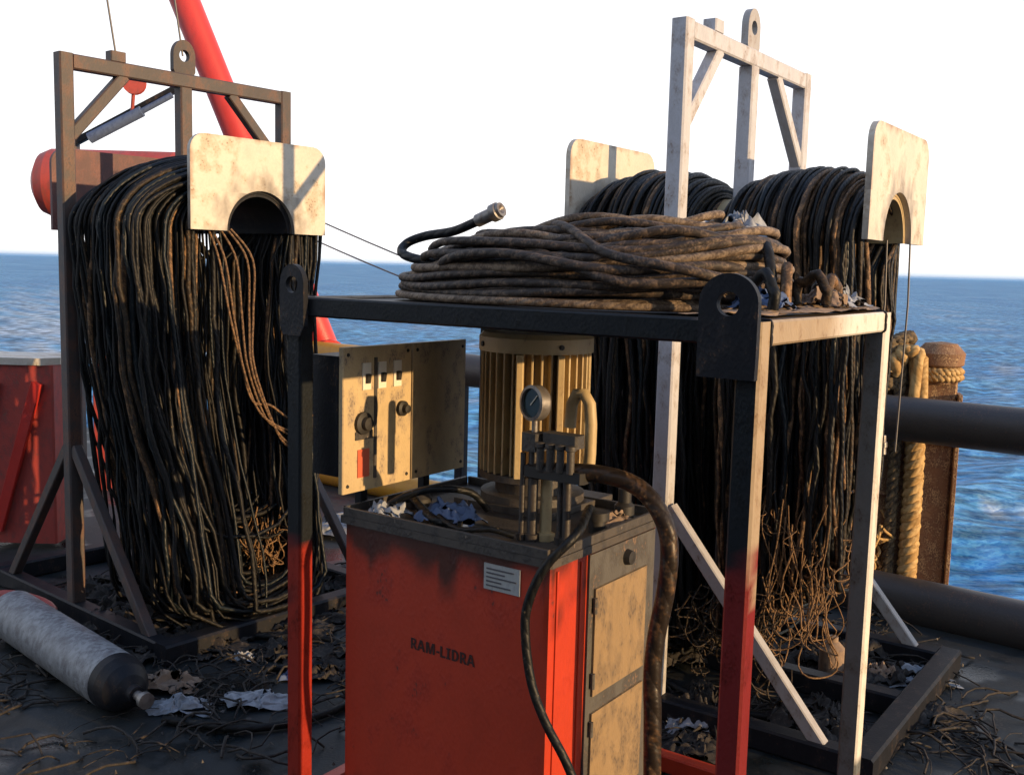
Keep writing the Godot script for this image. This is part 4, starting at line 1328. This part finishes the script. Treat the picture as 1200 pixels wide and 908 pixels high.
# ------------------------------------------------------------------ small things
func make_deck_clutter() -> void:
	# grey gas bottle
	var a := Vector3(-1.47, 0.112, -3.72)
	var b := Vector3(-2.28, 0.112, -4.50)
	var t := thing("gas_bottle", "scuffed grey gas bottle with dark shoulder lying on deck", "gas bottle", Transform3D.IDENTITY, Vector3(-1.85, 0, -4.1))
	var s := Shape.new()
	s.lathe([Vector2(0.108, 0.0), Vector2(0.108, 1.0), Vector2(0.095, 1.03), Vector2(0, 1.04)], a, b - a, 32)
	part("body", s, M.bottle, t)
	s = Shape.new()
	s.lathe([Vector2(0.108, 0.0), Vector2(0.104, -0.04), Vector2(0.09, -0.085), Vector2(0.06, -0.125), Vector2(0.032, -0.145), Vector2(0.03, -0.175), Vector2(0, -0.18)], a, b - a, 32)
	part("shoulder", s, M.black, t)
	s = Shape.new()
	var d := (a - b).normalized()
	s.lathe([Vector2(0, 0), Vector2(0.018, 0), Vector2(0.018, 0.05), Vector2(0.03, 0.052), Vector2(0.03, 0.075), Vector2(0, 0.078)], a + d * 0.175, d, 12)
	part("valve", s, M.steel, t)
	# red hose at the far left
	s = Shape.new()
	s.tube(smooth([Vector3(-3.2, 0.05, -4.9), Vector3(-2.6, 0.06, -4.75), Vector3(-2.35, 0.09, -4.72), Vector3(-2.12, 0.06, -4.62), Vector3(-2.05, 0.03, -4.3)], 6), 0.03, 12)
	single("red_hose", s, M.red_old, "short red hose on deck behind the gas bottle", "hose", Transform3D.IDENTITY, Vector3(-2.35, 0, -4.72))
	var rags := [
		[Vector3(-1.34, 0, -3.93), Vector2(0.22, 0.16), 0.07, 31, M.cloth_tan, "brown crumpled rag by the gas bottle's valve"],
		[Vector3(-1.22, 0, -3.72), Vector2(0.20, 0.12), 0.06, 32, M.cloth_white, "white crumpled rag right of the gas bottle"],
		[Vector3(-0.95, 0, -3.80), Vector2(0.24, 0.14), 0.05, 33, M.cloth_white, "flat white rag left of the frame's red foot"],
		[Vector3(-1.12, 0, -4.22), Vector2(0.10, 0.05), 0.04, 34, M.cloth_white, "small white scrap under the left rack's front sill"],
		[Vector3(-0.86, 0, -4.05), Vector2(0.12, 0.08), 0.04, 35, M.cloth_blue, "dark blue rag behind the frame's red foot"],
		[Vector3(-1.02, 0, -6.35), Vector2(0.55, 0.4), 0.12, 36, M.cloth_white, "big white cloth on deck below the yellow rail"],
		[Vector3(0.72, 0, -3.72), Vector2(0.22, 0.2), 0.06, 37, M.cloth_white, "white rag behind the thick brown hose"],
		[Vector3(1.60, 0, -4.2), Vector2(0.14, 0.12), 0.07, 38, M.cloth_tan, "tan rag right of the pale rear post"],
		[Vector3(1.76, 0, -4.22), Vector2(0.30, 0.20), 0.05, 39, M.cloth_white, "bluish white cloth inside the right rack's base"]]
	for e in rags:
		single("rag", rag_shape(e[0], e[1], e[2], e[3], 0.0), e[4], e[5], "rag", Transform3D.IDENTITY, e[0])
	s = Shape.new()
	s.lathe([Vector2(0, 0), Vector2(0.05, 0), Vector2(0.053, 0.01), Vector2(0.053, 0.12), Vector2(0.03, 0.145), Vector2(0.022, 0.15), Vector2(0.022, 0.17), Vector2(0, 0.172)], Vector3(1.40, 0, -4.24), Vector3.UP, 20)
	single("plastic_bottle", s, M.cloth_tan, "small dull yellow bottle standing under the right rack", "bottle", Transform3D.IDENTITY, Vector3(1.40, 0, -4.24))
	frayed(rack_right, "nest of frayed orange-brown rope ends under the right rack's hoses", P(0.44, 0.62, 0.30), Vector3(0.34, 0.6, 0.2), 60, 51, M.rope_brown, 0.0028)
	frayed(rack_right, "frayed brown rope bits on deck under the right rack", P(0.22, 0.3, 0.3), Vector3(0.45, 0.4, 0.3), 45, 52, M.hose[2], 0.003)
	frayed(rack_left, "frayed orange-brown rope ends low in the left hose bundle", P(0.60, 0.36, 0.70), Vector3(0.14, 0.4, 0.36), 60, 53, M.rope_brown, 0.003)
	for e in [[[Vector3(-1.6, 0.02, -4.9), Vector3(-1.2, 0.02, -4.5), Vector3(-0.8, 0.02, -4.45), Vector3(-0.55, 0.02, -4.15), Vector3(-0.62, 0.02, -3.75), Vector3(-0.9, 0.02, -3.55), Vector3(-1.25, 0.02, -3.6)], "dark hose snaking over deck between the gas bottle and red tank", 1], [[Vector3(-0.5, 0.02, -5.4), Vector3(-0.75, 0.02, -5.0), Vector3(-0.62, 0.02, -4.6), Vector3(-0.7, 0.02, -4.2), Vector3(-1.0, 0.02, -4.1)], "black hose lying behind the frame's red-footed post", 0], [[Vector3(0.3, 0.02, -5.2), Vector3(0.7, 0.02, -4.7), Vector3(0.62, 0.02, -4.2), Vector3(0.9, 0.02, -3.8), Vector3(1.3, 0.02, -3.75), Vector3(1.45, 0.02, -4.0)], "dark hose curling over deck inside the right rack's base", 1]]:
		s = Shape.new()
		s.tube(smooth(e[0], 7), 0.016, 8)
		single("deck_hose", s, M.hose[e[2]], e[1], "hose", Transform3D.IDENTITY, e[0][3], "hoses lying on the deck")
	# thin hoses that fall away from the left bundle
	var t2 := thing("loose_hoses", "thin brown hoses sagging from the left bundle towards the frame", "hoses", rack_left, P(0.62, 0.8, 0.7))
	rng.seed = 77
	for k in 5:
		s = Shape.new()
		var o := k * 0.022 + rng.randf_range(-0.02, 0.02)
		var u := rng.randf_range(-0.02, 0.02)
		var dip := rng.randf_range(-0.05, 0.05)
		s.tube(smooth([P(0.58, 1.84, 0.36 + o), P(0.62 + u, 1.70, 0.40 + o * 1.4), P(0.63 - u, 1.45, 0.44 + o + u), P(0.635 + u, 1.20 + dip, 0.49 + o * 0.5), P(0.635, 1.06 - k * 0.04, 0.56 + o + u), P(0.635 + u, 0.98 - k * 0.05 + dip, 0.66 + o), P(0.63, 0.94 - k * 0.06, 0.80 + o), P(0.60, 0.92 - k * 0.07 + dip, 0.98)], 6), 0.006, 6)
		part("hose", s, M.hose[3], t2)
	# lifting wires on the left rack and cords under the right end plate
	for e in [[P(0, RACK_H + 0.04, 0.25), P(0.0, 4.6, -0.06), "thin lifting wire running up from the left rack's small lug"], [P(0, RACK_H + 0.085, 0.6), P(0, 4.6, 0.3), "thin lifting wire running up from the left rack's eye plate"]]:
		s = Shape.new()
		s.tube([e[0], e[0].lerp(e[1], 0.5), e[1]], 0.005, 5)
		single("lifting_wire", s, M.wire, e[2], "wire", rack_left, e[0], "lifting wires on the left rack")
	for e in [[0.50, 1.2, "thin cord hanging from the right end plate, nearer the hoses"], [0.82, 1.0, "thin cord hanging from the right end plate, outer side"]]:
		s = Shape.new()
		s.tube([P(0.62, 1.835, e[0]), P(0.625, 1.6, e[0] + 0.01), P(0.62, e[1], e[0] - 0.01)], 0.004, 5)
		single("cord", s, M.wire, e[2], "cord", rack_right, P(0.62, e[1], e[0]), "cords under the right end plate")

func _ready() -> void:
	make_light()
	wander.seed = 3
	soft.seed = 4
	soft.frequency = 0.08
	soft.fractal_type = FastNoiseLite.FRACTAL_NONE
	wander.frequency = 0.08
	make_materials()
	make_setting()
	make_ship_side()
	make_rack(rack_left, "brown steel hose rack on the left with cream arched plate", M.rack_brown, bare)
	var pale := painted(M.wear)
	make_rack(rack_right, "pale grey steel hose rack on the right behind the lifting frame", pale, soot(Color(0.46, 0.455, 0.45), Color(0.56, 0.575, 0.62), 0.9))
	make_bundle(rack_left, "big bundle of black hoses hanging over the left rack's saddle", 0.05, 0.585, 24, 11, Vector2(0.08, 0.62), Vector2(0.08, 0.38), Vector2(0.20, 0.345), func(_x): return 0.03, [0.40, 0.26, 0.12, 0.04, 0.18], 101, 0.82, 0.22, true)
	make_bundle(rack_right, "black hose bundle over the right rack's sunny end, by the bright arched plate", 0.06, 0.575, 24, 10, Vector2(0.10, 0.36), Vector2(0.08, 0.19), Vector2(0.195, 0.275), func(x): return lerpf(0.10, 0.50, (x - 0.05) / 0.53), [0.26, 0.18, 0.22, 0.26, 0.08], 102, 0.7, -0.04, false)
	make_bundle(rack_right, "black hose bundle over the right rack's far end, by the tan arched plate", -0.585, -0.07, 22, 9, Vector2(0.10, 0.36), Vector2(0.10, 0.36), Vector2(0.195, 0.285), func(_x): return 0.06, [0.45, 0.25, 0.12, 0.04, 0.14], 103, 0.7, 0.0, false)
	make_frame()
	make_power_unit()
	make_roof_load()
	make_deck_clutter()
	make_tank_clutter()
